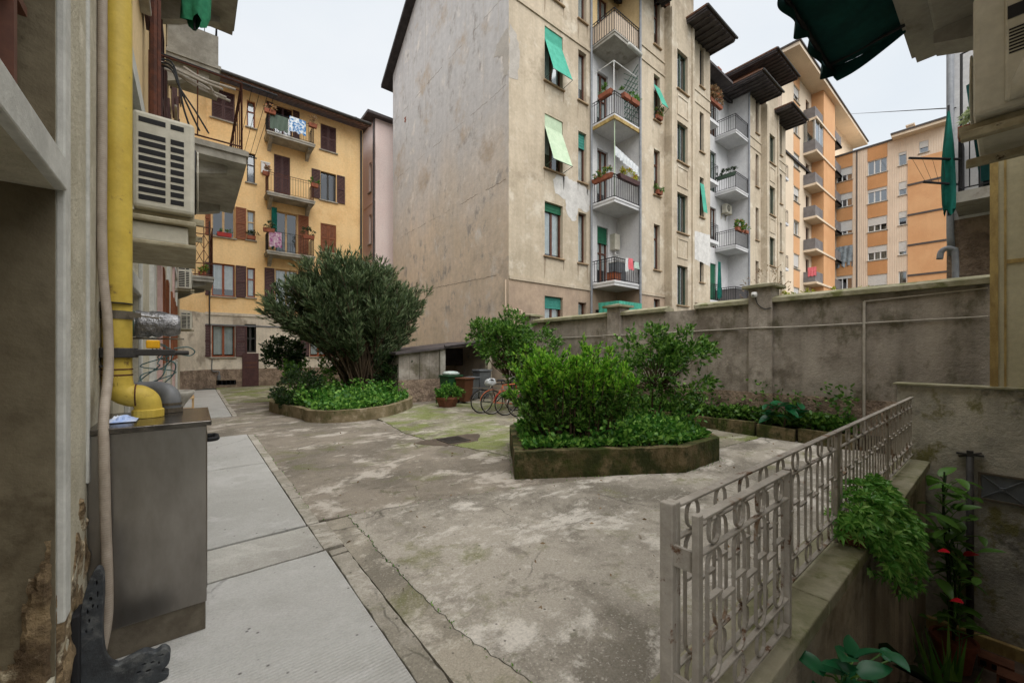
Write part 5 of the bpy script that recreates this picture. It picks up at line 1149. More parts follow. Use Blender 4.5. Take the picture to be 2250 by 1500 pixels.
outl = [(p.x, p.y) for p in smooth_path([(-.40, .0, 0), (-.415, .15, 0), (-.41, .32, 0), (-.405, .44, 0), (-.395, .53, 0), (-.375, .61, 0), (-.355, .645, 0), (-.338, .62, 0), (-.335, .52, 0), (-.34, .38, 0), (-.335, .26, 0), (-.318, .19, 0), (-.285, .155, 0), (-.24, .165, 0), (-.19, .175, 0), (-.15, .15, 0), (-.118, .16, 0), (-.095, .13, 0), (-.10, .08, 0), (-.13, .05, 0), (-.10, .02, 0), (-.13, -.0, 0)], 5)]
holes_ = []
def blob(cx, cz, rx, rz, k=9, tw=0): return [(cx+rx*math.cos(2*math.pi*i/k+tw), cz+rz*math.sin(2*math.pi*i/k+tw)) for i in range(k)]
for (cx, cz, rx, rz) in ((-.355, .585, .006, .016), (-.352, .53, .005, .02), (-.375, .515, .008, .014), (-.368, .48, .006, .012), (-.385, .46, .006, .016), (-.352, .47, .005, .012), (-.38, .415, .006, .014), (-.39, .37, .005, .012), (-.37, .37, .004, .01), (-.16, .115, .012, .008), (-.135, .10, .007, .009), (-.19, .12, .012, .007), (-.175, .08, .014, .009), (-.21, .09, .012, .008), (-.125, .135, .014, .006)): holes_.append(blob(cx, cz, rx, rz))
filled('side_casting', [outl]+holes_, .045, MATS['cast_iron'], ci, Matrix(((1, 0, 0, 0), (0, 0, -1, 2.72), (0, 1, 0, 0.03), (0, 0, 0, 1))))
MB().box(-.435, -.405, 2.66, 2.78, .03, .5).build('back_rail', MATS['ac_dark'], ci, bevel=.006)

# rods and clothes lines on the near left balcony
rd = thing('bundle_of_canes', 'bundle of pale bamboo canes sticking out through the left balcony railing', 'canes', (.3, 7.0, 5.4))
random.seed(21)
for k in range(6):
    y = 7.0+random.uniform(-.12, .12); z = 5.42+random.uniform(-.06, .06)
    MB().tube(smooth_path([(-.35+.05*k, y, z+.05), (.1, y-.02, z-.02+random.uniform(-.03, .03)), (.22+.05*k, y-.05+random.uniform(-.05, .05), z-.12+random.uniform(-.05, .08))], 4), .016, 6).build('cane', MATS['cable_white'], rd)
dl = thing('clothes_line_arm', 'dark iron clothes line arm above the rusty left balcony', 'clothes line', (.6, 7, 5.6))
for y_ in (6.95, 9.45): MB().tube([(-.40, y_, 5.62), (1.0, y_, 5.6)], .014, 6).build('arm', MATS['iron_dark'], dl)
for x in (.68, .78, .88, .96): MB().tube([(x, 6.95, 5.6), (x, 9.45, 5.6)], .004, 4).build('line', MATS['cable_dark'], dl)
bc = MB()
for k in range(3): bc.tube(smooth_path([(-.40, 6.85+.05*k, 5.45), (-.22, 6.85, 5.5-.05*k), (-.14, 6.84, 5.2), (-.1+.06*k, 6.83, 4.95), (-.03+.1*k, 6.85, 4.70)], 5), .011, 6)
tag(bc.build('black_cables', MATS['cable_dark'], None), 'black cables drooping from the left wall over the balcony edge', 'cable')
ub = thing('folded_parasol', 'folded green parasol hanging from the upper left balcony', 'parasol', (.05, 8.0, 7.0))
def folded_cloth(root, c, zt, zb, r, mat, name='canopy', n=18, seed=1):
    random.seed(seed); m = MB(); rows_ = 12; V_ = []
    for i in range(rows_):
        t = i/(rows_-1); z = zt+(zb-zt)*t; rad = r*(.25+.95*math.sin(min(1, t*1.15)*math.pi*.62))
        for j in range(n):
            a = 2*math.pi*j/n; q = rad*(1+.28*math.sin(a*5+t*2))*(1 if i < rows_-1 else .75+.3*math.sin(a*4)); V_.append((c[0]+q*math.cos(a), c[1]+q*math.sin(a), z+(.06*math.sin(a*3) if i == rows_-1 else 0)))
    m.add(V_, [(i*n+j, i*n+(j+1) % n, (i+1)*n+(j+1) % n, (i+1)*n+j) for i in range(rows_-1) for j in range(n)]); return m.build(name, mat, root, smooth=True)
folded_cloth(ub, (.02, 7.5), 8.3, 6.55, .13, MATS['green_cloth']); MB().tube([(.02, 7.5, 6.45), (.02, 7.5, 8.4)], .014, 6).build('pole', MATS['iron_dark'], ub)

# awning above the near balcony
aw = thing('scalloped_awning', 'dark green awning with scalloped edge jutting out at the top right', 'awning', (4, .8, 4.5))
m = MB(); nx, ny = 30, 6; X0, X1, Ya, Yb = 3.2, 5.0, .58, 1.12; V_ = []
for i in range(nx+1):
    for j in range(ny+1):
        x = X0+(X1-X0)*i/nx; t = j/ny; V_.append((x, Ya+(Yb-Ya)*t, 4.66-.10*t-.05*math.sin(math.pi*t)+.012*math.sin(x*5)))
m.add(V_, [(i*(ny+1)+j, i*(ny+1)+j+1, (i+1)*(ny+1)+j+1, (i+1)*(ny+1)+j) for i in range(nx) for j in range(ny)]); m.build('canopy', MATS['awning_green'], aw, smooth=True)
m = MB(); n = 120; P_ = [(X0+(X1-X0)*i/n, Yb) for i in range(n+1)]+[(X1, Yb-(Yb-Ya)*i/16) for i in range(1, 17)]; V_ = []
for k, (x, y) in enumerate(P_):
    t = (y-Ya)/(Yb-Ya); zt_ = 4.66-.10*t-.05*math.sin(math.pi*t)+.012*math.sin(x*5); sc = .15+.05*math.sin(2*math.pi*x/.75) if k <= n else .16-.08*(k-n)/16
    V_ += [(x, y+.015*math.sin(k*.25), zt_), (x, y+.03*math.sin(k*.25+.6), zt_-sc)]
m.add(V_, [(2*k, 2*k+1, 2*k+3, 2*k+2) for k in range(len(P_)-1)]); m.build('valance', MATS['awning_green'], aw, smooth=True)
MB().tube([(X0, Yb-.01, 4.52), (X1, Yb-.01, 4.52)], .018, 8).tube([(X1-.1, Ya-.1, 4.60), (X1-.1, Yb-.02, 4.53)], .014, 6).tube([(X0+.4, Ya-.1, 4.60), (X0+.4, Yb-.02, 4.53)], .014, 6).build('awning_frame', MATS['iron_dark'], aw)

# right balcony parasol, drying rack and pot
tp = thing('folded_parasol', 'folded teal parasol tied to the balcony of the white house', 'parasol', (9.8, .62, 4.2))
folded_cloth(tp, (9.9, .635), 5.75, 4.05, .06, MATS['umbrella_green'], seed=3); MB().tube([(9.9, .635, 4.0), (9.9, .635, 5.85)], .014, 6).build('pole', MATS['iron_dark'], tp)
df = thing('side_awning', 'dark awning cloth and frame beside the white house balcony door', 'awning', (10.2, .2, 5.6))
MB().tube([(10.05, .50, 4.4), (10.05, .50, 6.7), (10.05, -1.2, 7.0)], .02, 6).build('frame', MATS['iron_dark'], df); MB().add([(10.06, .45, 6.15), (10.06, -1.2, 6.9), (10.06, -1.2, 4.5), (10.06, .30, 4.5)], [(0, 1, 2, 3)]).build('cloth', MATS['awning_green'], df)
dr2 = thing('drying_rack', 'black drying rack arms with thin lines reaching out from the white house balcony', 'drying rack', (9.8, .9, 5))
aa, bb_ = ((10.0, .51, 4.93), (9.28, 1.035, 4.93)), ((10.0, .54, 4.52), (9.43, .88, 4.52))
for q_ in (aa, bb_): MB().tube(q_, .02, 6).build('arm', MATS['iron_dark'], dr2)
for k in range(4):
    f_ = .95-.2*k; MB().tube([Vector(aa[0])+(Vector(aa[1])-Vector(aa[0]))*f_, Vector(bb_[0])+(Vector(bb_[1])-Vector(bb_[0]))*f_], .003, 4).build('line', MATS['cable_dark'], dr2)
fpt = thing('hanging_flower_box', 'terracotta flower box with pale trailing plants on the white house balcony rail', 'flower box', (9.6, .3, 5.2))
MB().box(9.62, 9.84, -.10, .52, 5.16, 5.34).build('box', MATS['terracotta'], fpt, bevel=.01)
P, D, S = crown([(9.72, .22, 5.44, .15, .40, .12, 1)], 16, 5, 7, .09, .12, up=.1, spread=1.0); leaves_mesh('plant', P, D, .09, .03, MATS['leaf_pale'], fpt, droop=.4)

wr = MB(); wr.tube([at_x(2100, 237, 10.9), at_x(1862, 251, 49.7)], .012, 4); tag(wr.build('overhead_wire', MATS['cable_dark'], None), 'thin overhead wire crossing the sky at the right', 'wire')

# ------------------------------------------------------------------ planters
def planter(name, label, pts, h, th, mat, soil_drop=.05, step=.14, amp=.008):
    t = thing(name, label, 'planter', (sum(p[0] for p in pts)/len(pts), sum(p[1] for p in pts)/len(pts), 0))
    P_ = jag(pts, step, amp, True); n = len(P_); cx, cy = t.location.x, t.location.y
    I = []
    for i in range(n):
        a, b, c = Vector(P_[i-1]), Vector(P_[i]), Vector(P_[(i+1) % n]); d = (c-a); nn = Vector((-d.y, d.x)).normalized()
        if nn.dot(Vector((cx, cy))-b) < 0: nn = -nn
        I.append(tuple(b+nn*th))
    hh = [h+random.uniform(-.008, .008) for _ in range(n)]
    m = MB(); m.add([(x, y, -.02) for x, y in P_]+[(x, y, hh[i]) for i, (x, y) in enumerate(P_)]+[(x, y, hh[i]) for i, (x, y) in enumerate(I)]+[(x, y, h-.25) for x, y in I],
        [q for i in range(n) for j in [(i+1) % n] for q in ((i, j, n+j, n+i), (n+i, n+j, 2*n+j, 2*n+i), (2*n+i, 2*n+j, 3*n+j, 3*n+i))]); m.build('rim_wall', MATS[mat], t, bevel=.0)
    MB().add([(x, y, h-soil_drop) for x, y in I], [tuple(range(n))]).build('soil_bed', MATS['soil'], t); return t, I
random.seed(2)
p1 = [(p.x, p.y) for p in smooth_path([(1.72, 13.4, 0), (1.95, 12.2, 0), (2.15, 11.35, 0), (2.2, 10.75, 0), (2.55, 10.3, 0), (3.2, 10.12, 0), (3.95, 10.3, 0), (4.7, 10.9, 0), (5.4, 11.75, 0), (5.75, 12.8, 0), (5.9, 14.2, 0), (5.3, 15.6, 0), (4.2, 16.2, 0), (3.0, 16.0, 0), (2.1, 15.2, 0), (1.72, 13.4, 0)], 4)][:-1]
PL1, in1 = planter('round_planter', 'low curved stone planter under the big oleander at the back left', p1, .29, .16, 'planter_stone')
p2 = [(3.37, 4.15), (5.44, 2.86), (6.49, 2.86), (7.2, 3.55), (7.3, 4.6), (6.6, 5.6), (5.4, 6.1), (4.55, 5.75)]
PL2, in2 = planter('angular_planter', 'low angular concrete planter with mossy sides in the middle foreground', p2, .37, .14, 'planter_mossy')
p3 = [(8.98, 5.0), (8.93, 3.05), (9.36, 3.05), (9.36, 10.4), (9.05, 10.4)]
PL3 = thing('wall_bed_kerb', 'broken mossy kerb edging the planting bed along the yard wall', 'kerb', (9.1, 4, 0))
for a, b, x, tl in ((4.0, 7.9, 9.0, 0), (3.25, 3.985, 8.96, .03), (2.55, 3.2, 8.90, -.02), (1.7, 2.5, 8.93, .0)):
    MB().add([(x-tl, a, -.02), (x+.11-tl, a, -.02), (x+.11, b, -.02), (x, b, -.02), (x-tl, a, .26+tl), (x+.11-tl, a, .26+tl), (x+.11, b, .27), (x, b, .27)], [(0, 3, 2, 1), (4, 5, 6, 7), (0, 1, 5, 4), (1, 2, 6, 5), (2, 3, 7, 6), (3, 0, 4, 7)]).build('kerb_block', MATS['planter_mossy'], PL3, bevel=.012)
MB().box(9.05, 9.39, 1.1, 9.5, -.02, .24).build('soil_bed', MATS['soil'], PL3)

def in_poly(x, y, poly):
    c = False; n = len(poly)
    for i in range(n):
        x1, y1 = poly[i]; x2, y2 = poly[(i+1) % n]
        if (y1 > y) != (y2 > y) and x < (x2-x1)*(y-y1)/(y2-y1)+x1: c = not c
    return c
def cover(name, poly, z, n, hgt, size, mat, label, over=.06, aspect=.7):
    xs = [p[0] for p in poly]; ys = [p[1] for p in poly]; P = []
    while len(P) < n:
        x = rng.uniform(min(xs)-over, max(xs)+over); y = rng.uniform(min(ys)-over, max(ys)+over)
        if in_poly(x, y, poly): P.append((x, y, 0))
    P = np.array(P); bumps = .55+.45*np.sin(P[:, 0]*3.1+1.3*np.sin(P[:, 1]*2.3))*np.cos(P[:, 1]*2.7)
    P[:, 2] = z+rng.random(n)**.7*hgt*.7*(.35+.65*np.clip(bumps, 0, 1)); D = sph(n)*.8; D[:, 2] = np.abs(D[:, 2])*.7+.15
    Q, E = [P], [D]
    for k in range(int(n/110)):          # taller tufts
        i = rng.integers(n); c_ = P[i]; q = int(rng.integers(16, 46)); r_ = rng.uniform(.06, .17); hh = hgt*rng.uniform(.6, 1.7)
        T = c_+np.stack([rng.normal(0, r_, q), rng.normal(0, r_, q), rng.random(q)*hh], 1); keep = [in_poly(a_, b_, poly) for a_, b_, _ in T]; T = T[keep]
        if len(T): e = sph(len(T)); e[:, 2] = np.abs(e[:, 2])*.6+.2; Q.append(T); E.append(e)
    P, D = np.concatenate(Q), np.concatenate(E)
    o = leaves_mesh(name, P, D, size, size*aspect, MATS[mat], None, 'stuff', fold=.3, jitter=.55); o['label'] = label; o['category'] = 'plants'; return o
cover('ground_cover', in1, .24, 13000, .30, .10, 'leaf_cover', 'bright green leafy ground cover filling the round planter')
cover('ground_cover', in2, .33, 13000, .24, .075, 'leaf_cover', 'fresh green ground cover filling the angular planter')
cover('ground_cover', [(9.05, 1.7), (9.38, 1.7), (9.38, 9.4), (9.05, 9.4)], .24, 6500, .45, .085, 'leaf_mid', 'green weeds growing in the bed along the yard wall')

# ------------------------------------------------------------------ shrubs and trees
def shrub(name, label, base, lobes, cfg, leaf, lmat, r0, n_main, cat='shrub', wob=.1, split=.45, droop=0.0, group=None, trunk='bark', bpath=None):
    t = thing(name, label, cat, base, group)
    P, D, S = crown(lobes, **cfg)
    leaves_mesh('crown', P, D, leaf[0], leaf[1], MATS[lmat], t, droop=droop)
    pick = S[rng.choice(len(S), min(len(S), 60), replace=False)]
    b = limbs(base, pick, r0, n_main, wob=wob, split=split)
    b.build('trunk', MATS[trunk], t, smooth=True); return t
ol = thing('oleander_bush', 'huge dark grey-green oleander rising from the round planter', 'tree', (4.6, 14.1, .25))
ob, ot = [], []
for k in range(230):
    l = [(4.4, 13.9, 3.0, 2.3, 1.7, 1.75), (2.45, 13.6, 3.05, 1.05, 1.0, .85), (3.4, 13.6, 4.05, .9, .9, .8), (6.15, 14.1, 3.1, 1.05, 1.1, 1.1), (4.4, 13.7, 4.2, 1.2, 1.0, .75)][rng.choice(5, p=[.46, .15, .12, .15, .12])]
    v = sph(1)[0]; v[2] = v[2] if rng.random() < .35 else abs(v[2]); ot.append(np.array(l[:3])+v*np.array(l[3:])*rng.uniform(.62, 1.0)); ob.append((4.6+rng.normal(0, .16), 14.1+rng.normal(0, .16), .22))
stem_shrub(ol, ob, ot, .034, (.17, .030), ('leaf_oleander', 'leaf_oleander'), twigs=15, per=3, n_leaf=11, start=.50, twig_len=.36, spread=.38, up=.45, bend=.16, wob=.1)
shrub('small_tree', 'small dark round-topped tree left of the oleander', (3.3, 16.0, .1), [(2.45, 15.6, 1.75, .5, .5, .42, 3), (2.3, 15.5, 1.35, .42, .42, .3, 1.2)],
      dict(n_sub=46, n_twig=14, n_leaf=9, sub_r=.2, twig_len=.18, up=.3, inner=.45, spread=.9), (.085, .05), 'leaf_dark', .05, 3, 'tree', split=.6)
shrub('round_bush', 'round dark bush at the left front of the round planter', (2.25, 12.6, .25), [(2.3, 12.5, .68, .55, .55, .46, 1)],
      dict(n_sub=44, n_twig=14, n_leaf=10, sub_r=.17, twig_len=.14, up=.2, inner=.55, spread=.9), (.07, .03), 'leaf_dark', .03, 5)
shrub('leafy_shrub', 'loose green shrub beneath the left of the oleander', (3.2, 14.6, .25), [(3.1, 14.5, .95, .75, .6, .6, 1)],
      dict(n_sub=26, n_twig=12, n_leaf=9, sub_r=.2, twig_len=.2, up=.4, inner=.4, spread=.9), (.085, .045), 'leaf_mid', .025, 5)
shrub('leafy_shrub', 'ragged green shrub against the shed wall right of the oleander', (5.5, 13.4, .25), [(5.45, 13.4, 1.1, .45, .4, .8, 1)],
      dict(n_sub=26, n_twig=12, n_leaf=9, sub_r=.18, twig_len=.2, up=.5, inner=.3, spread=.9), (.085, .045), 'leaf_dark', .025, 4)
bs_ = thing('bright_shrub', 'dense bright green shrub at the left of the angular planter', 'shrub', (4.6, 4.2, .33))
sb_, st_ = [], []
for k in range(150):
    a_ = rng.uniform(-1, 1); c_ = rng.uniform(-1, 1); x0_ = 4.62+a_*.46+c_*.06; y0_ = 4.22-a_*.30+c_*.30; sp_x = rng.normal(0, .10)+a_*.22; sp_y = rng.normal(0, .10)-a_*.14+c_*.14
    sb_.append((x0_, y0_, .32)); st_.append((x0_+sp_x, y0_+sp_y, rng.uniform(1.0, 1.62)+.16*(1-a_*a_)+.12*math.sin(a_*7)))
for k in range(46):
    a_ = rng.uniform(-1, 1); x0_ = 4.62+a_*.46; y0_ = 4.2-a_*.30; v = sph(1)[0]; sb_.append((x0_, y0_, .32)); st_.append((x0_+v[0]*.42+a_*.15, y0_+v[1]*.4-a_*.1, rng.uniform(.6, 1.1)))
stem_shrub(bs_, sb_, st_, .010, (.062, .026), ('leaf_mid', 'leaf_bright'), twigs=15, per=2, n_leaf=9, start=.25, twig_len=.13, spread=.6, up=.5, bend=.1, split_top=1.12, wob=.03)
shrub('small_tree', 'small thin-trunked tree at the right of the angular planter', (6.65, 4.05, .33),
      [(6.45, 4.2, 1.45, .72, .68, .42, 3), (6.95, 3.9, 1.35, .68, .62, .45, 2.5), (6.5, 4.25, 1.9, .5, .5, .28, 1.1), (7.2, 3.8, 1.7, .36, .36, .32, .9), (6.15, 4.4, 1.1, .34, .34, .3, .5)],
      dict(n_sub=78, n_twig=11, n_leaf=8, sub_r=.19, twig_len=.22, up=.35, inner=.35, spread=.8), (.085, .044), 'leaf_mid', .026, 2, 'tree', split=.6)
shrub('climbing_shrub', 'tall straggling green shrub behind the parked bicycles', (7.6, 9.3, 0),
      [(7.25, 9.5, 1.95, .62, .6, .45, 3), (7.75, 9.2, 1.5, .65, .6, .5, 2.2), (6.85, 9.75, 2.25, .4, .4, .25, 1), (7.55, 9.35, 2.45, .28, .3, .3, .8), (8.2, 9.0, 1.9, .5, .5, .4, 1.0), (7.7, 9.2, 1.0, .35, .35, .5, .5)],
      dict(n_sub=110, n_twig=13, n_leaf=9, sub_r=.24, twig_len=.24, up=.45, inner=.4, spread=.85), (.10, .05), 'leaf_mid', .04, 5)
shrub('wall_top_bush', 'bright bush showing above the yard wall below the cream block', (11.5, 3.2, 2.0), [(11.8, 2.9, 2.75, .6, 1.1, .38, 1)], dict(n_sub=40, n_twig=10, n_leaf=8, sub_r=.2, twig_len=.16, up=.5, inner=.4, spread=.8), (.09, .04), 'leaf_yellow', .03, 4)
shrub('bare_bush', 'dry twiggy bush behind the wall beside the tall pillar', (11.6, 4.0, 2.4), [(11.7, 3.95, 3.3, .35, .4, .4, 1)], dict(n_sub=14, n_twig=6, n_leaf=4, sub_r=.2, twig_len=.25, up=.5, inner=.3, spread=.6), (.08, .02), 'leaf_dry', .02, 5)
# large-leaved plant in the wall bed
lp = thing('fig_seedling', 'large-leaved green plant growing by the broken kerb', 'plant', (9.0, 2.75, .25))
sp_ = [(9.0, 2.75, .24), (8.98, 2.72, .4), (8.98, 2.72, .56)]; MB().tube(sp_, .012, 5).build('stem', MATS['bark'], lp)
broad_leaves(lp, sp_, [(9.0+rng.uniform(-.16, .1), 2.75+rng.uniform(-.3, .3), .42+rng.uniform(0, .3), rng.uniform(0, 6.3)) for _ in range(26)], .22, .17, MATS['leaf_glossy'], 5)
# succulent hanging over the coping
sc_ = thing('hanging_succulent', 'lush green rosette succulent spilling over the coping of the areaway', 'plant', (4.6, .76, .2))
MB().box(4.0, 5.0, .69, .84, .2, .33).build('trough', MATS['rust_pot'], sc_, bevel=.01)
P_, D_ = [], []
for (cx, cy, cz, rx, ry, rz, nn_) in ((4.42, .76, .36, .55, .21, .26, 300), (4.50, .62, .15, .44, .18, .27, 210), (4.72, .57, -.10, .24, .13, .24, 70)):
    for k in range(nn_):
        nv_ = sph(1)[0]; nv_[1] = -abs(nv_[1]) if rng.random() < .7 else nv_[1]; nv_[2] = nv_[2] if rng.random() < .4 else abs(nv_[2])
        c = np.array([cx, cy, cz])+nv_*np.array([rx, ry, rz])*rng.uniform(.75, 1.06); ax = nv_*.8+np.array([0, -.2, .5]); ax /= np.linalg.norm(ax); a_ = np.cross(ax, [.3, .9, .2]); a_ /= np.linalg.norm(a_); b_2 = np.cross(ax, a_); sz_ = rng.uniform(.8, 1.1)
        for j in range(11):
            th_ = 2*math.pi*j/11+rng.uniform(-.12, .12); P_.append(c); D_.append((a_*math.cos(th_)+b_2*math.sin(th_))*sz_+ax*rng.uniform(.2, .7))
leaves_mesh('foliage', np.array(P_), np.array(D_), .066, .024, MATS['leaf_succulent'], sc_, droop=.1)
st = MB()
for k in range(16):
    x = rng.uniform(4.3, 5.2); st.tube(smooth_path([(x, .78, .32), (x+rng.normal(0, .08), .68, .3), (x+rng.normal(0, .1), .6, .1), (x+rng.normal(0, .15), .55, -.2)], 4), .009, 5)
st.build('stems', MATS['bark'], sc_)
# plants down in the areaway
def big_leaves(root, name, C0, n, spread, size, mat, zr, droop=.3, asp=.6):
    P = np.array([(C0[0]+rng.normal(0, spread[0]), C0[1]+rng.normal(0, spread[1]), C0[2]+rng.uniform(*zr)) for _ in range(n)]); D = sph(n); D[:, 2] = D[:, 2]*.35+.15
    return leaves_mesh(name, P, D, size, size*asp, MATS[mat], root, droop=droop)
def pot(root, c, r, h, mat='terracotta'): return MB().lathe([(r*.72, 0), (r*.95, h*.86), (r*1.06, h*.86), (r*1.06, h), (r*.92, h), (r*.9, h*.9)], c, 18).build('pot', MATS[mat], root, smooth=False)
bl = thing('broad_leaf_plant', 'broad-leaved dark green plant at the bottom edge below the gate', 'plant', (2.75, .5, -2.1))
pot(bl, (2.75, .5, -2.1), .22, .4); sb2 = [(2.75, .5, -1.75), (2.72, .52, -.9), (2.7, .54, -.45), (2.7, .55, -.1)]; MB().tube(sb2, [.02, .016, .013, .01], 6).build('stem', MATS['bark'], bl)
broad_leaves(bl, sb2, [(2.7+rng.normal(0, .17), .50+rng.normal(0, .07), -.10+rng.uniform(-.4, .22), rng.uniform(0, 6.3)) for _ in range(44)], .14, .10, MATS['leaf_glossy'], 6)
an = thing('anthurium_plant', 'tall climbing plant with red flowers in the corner of the areaway', 'plant', (7.2, .45, -2.1))
pot(an, (7.2, .42, -2.1), .2, .36); stp = []
for k in range(5):
    q_ = smooth_path([(7.2, .42, -1.8), (7.15+rng.normal(0, .1), .45+rng.normal(0, .06), -1.0), (7.2+rng.normal(0, .15), .5, -.3), (7.2+rng.normal(0, .15), .5, rng.uniform(-.2, .25))], 4); stp += [tuple(v) for v in q_]
    MB().tube(q_, .009, 5).build('stem', MATS['leaf_dark'], an)
broad_leaves(an, stp, [(7.15+rng.normal(0, .26), .42+rng.normal(0, .1), rng.uniform(-1.6, .2), rng.uniform(0, 6.3)) for _ in range(110)], .22, .12, MATS['leaf_mid'], 7)
for (x, y, z) in ((6.5, .5, -.52), (7.2, .34, -.72), (6.5, .40, -1.02)):
    fo = bpy.data.objects.new('flower', broad_leaf_mesh('flower', .13, .11, MATS['flower_red'])); C.objects.link(fo); fo.parent = an; fo.location = Vector((x, y, z))-Vector(an.location); fo.rotation_euler = (.6, .3, 2.4+x)
    MB().tube([(7.2, .45, z-.5), (x*.5+3.6, .45, z-.15), (x, y, z)], .005, 4).build('flower_stalk', MATS['leaf_dark'], an)
sp = thing('snake_plant', 'upright striped plant in a red pot on the areaway floor', 'plant', (5.6, .35, -2.1))
pot(sp, (5.6, .35, -2.1), .24, .42, 'bike_red'); Pn = np.array([(5.6+rng.normal(0, .10), .35+rng.normal(0, .08), -1.7) for _ in range(26)]); Dn = sph(26)*.35; Dn[:, 2] = 1; leaves_mesh('leaf_mass', Pn, Dn, .7, .05, MATS['leaf_mid'], sp)
fnp = thing('fern', 'dark fern with fine fronds on the floor of the areaway', 'plant', (4.4, .4, -2.1)); pot(fnp, (4.4, .4, -2.1), .2, .3); big_leaves(fnp, 'leaf_mass', (4.4, .42, -1.6), 160, (.3, .14), .3, 'leaf_dark', (-.2, .7), .5, .12)
for i, (x, y) in enumerate(((7.3, -.05), (7.55, .1))):
    bk = thing('hollow_brick', 'hollow terracotta block lying on the areaway floor %s' % ('by the vent pipe' if i else 'nearest the house wall'), 'brick', (x, y, -2.1)); m = MB(); m.box(x-.1, x+.1, y-.14, y+.14, -2.1, -1.98); m.build('block', MATS['rust_pot'], bk)
    for k in range(3): MB().box(x-.102, x-.09, y-.11+.09*k, y-.06+.09*k, -2.07, -2.01).build('hole', MATS['ac_dark'], bk)

# ------------------------------------------------------------------ lean-to shed, bins, pot, bicycles
SH = thing('lean_to_shed', 'low grey lean-to bin shed with dark roof against the gable', 'shed', (7.4, 14, 0))
ys = 12.8; zr = lambda x: 1.66+(x-5.38)*.115
def sheet(pts, mat, nm, y0=ys, th=.08): MB().prism([(x, z) for x, z in pts], 0, th).xform(Matrix(((1, 0, 0, 0), (0, 0, 1, y0), (0, 1, 0, 0), (0, 0, 0, 1)))).build(nm, MATS[mat], SH)
xs_ = (5.38, 5.77, 6.15, 6.53, 6.92)
for k_ in range(4): sheet([(xs_[k_]+.006, .78), (xs_[k_+1]-.006, .78), (xs_[k_+1]-.006, zr(xs_[k_+1])), (xs_[k_]+.006, zr(xs_[k_]))], 'wall_render', 'concrete_panel', ys+(.0, .012, .004, .016)[k_])
MB().box(5.40, 6.90, ys+.10, ys+.12, .78, 1.62).build('panel_backing', MATS['ac_dark'], SH); sheet([(5.36, 0), (6.92, 0), (6.92, .779), (5.36, .779)], 'rough_render', 'rough_base', ys-.03, .11)
MB().box(6.925, 7.13, ys-.05, ys+.16, 0, zr(7.0)-.01).build('post', MATS['slab_concrete'], SH); MB().box(9.0, 9.18, ys-.05, ys+.15, 0, zr(9.0)-.01).build('post', MATS['cream_plaster'], SH)
MB().box(5.38, 5.46, ys+.08, 16.4, 0, zr(5.4)-.01).build('side_wall', MATS['wall_render'], SH); MB().box(5.47, 9.38, 16.0, 16.1, 0, 1.68).build('back_wall', MATS['base_plaster'], SH)
MB().box(7.2, 9.38, 15.2, 15.3, 1.15, 1.9).build('shadow_board', MATS['roof_wood'], SH)  # dark board standing in for the shadow lines inside the shed
r_ = MB().add([(5.2, ys-.2, zr(5.2)), (9.39, ys-.2, zr(9.39)), (9.39, 16.5, zr(9.39)), (5.2, 16.5, zr(5.2)), (5.2, ys-.2, zr(5.2)+.07), (9.39, ys-.2, zr(9.39)+.07), (9.39, 16.5, zr(9.39)+.07), (5.2, 16.5, zr(5.2)+.07)], [(0, 3, 2, 1), (4, 5, 6, 7), (0, 1, 5, 4), (1, 2, 6, 5), (2, 3, 7, 6), (3, 0, 4, 7)]).build('roof', MATS['roof_wood'], SH)
MB().tube([(7.0, ys-.22, zr(7.0)+.09), (9.2, ys-.22, zr(9.2)+.13)], .05, 7).build('tarpaulin_roll', MATS['roof_wood'], r_); MB().box(8.3, 8.55, ys-.24, ys, zr(8.4)+.1, zr(8.4)+.13).build('loose_sheet', MATS['bag_white'], r_)
def wheelie(name, label, x, y, w_, d_, h_, mat, rot=0.0, bag=None):
    t = thing(name, label, 'bin', (x, y, 0), 'bins by the shed'); t.rotation_euler = (0, 0, rot)
    a, b = w_*.40, d_*.40; A, B = w_*.5, d_*.5; zb = .06
    local_part('body', MB().add([(-a, -b, zb), (a, -b, zb), (a, b, zb), (-a, b, zb), (-A, -B, h_*.93), (A, -B, h_*.93), (A, B, h_*.93), (-A, B, h_*.93)], [(0, 3, 2, 1), (4, 5, 6, 7), (0, 1, 5, 4), (1, 2, 6, 5), (2, 3, 7, 6), (3, 0, 4, 7)]), MATS[mat], t, bevel=.02)
    local_part('lid', MB().box(-A-.025, A+.025, -B-.03, B+.02, h_*.932, h_), MATS[mat], t, bevel=.018)
    local_part('handle', MB().tube([(-A, B+.06, h_*.9), (A, B+.06, h_*.9)], .016, 6), MATS[mat], t)
    for s in (-1, 1): local_part('wheel', MB().tube([(s*(a-.02), b, .09), (s*(a+.03), b, .09)], .09, 12), MATS['tyre'], t)
    if bag:
        random.seed(31); m = MB(); m.lathe([(.0, .0), (A*.9, .0), (A*1.05, .05), (A*.8, .11), (A*.3, .13), (.0, .13)], (0, 0, 0), 14); m.v = [(x_*random.uniform(.92, 1.06), y_*random.uniform(.9, 1.05), z_) for x_, y_, z_ in m.v]
        bo_ = thing('rubbish_bag', bag, 'bag', (x, y, h_+.002)); local_part('bag_film', m, MATS['bag_white'], bo_, smooth=True)
    return t
wheelie('wheelie_bin', 'green wheelie bin with a white bag on its lid by the shed post', 6.95, 12.05, .58, .55, .94, 'bin_green', .1, 'white rubbish bag lying on the green bin')
wheelie('wheelie_bin', 'brown wheelie bin next to the green bin', 7.2, 11.55, .42, .45, .86, 'bin_brown', .2)
wheelie('wheelie_bin', 'short grey bin right of the brown bin', 7.85, 12.1, .38, .4, .84, 'bin_grey', .1)
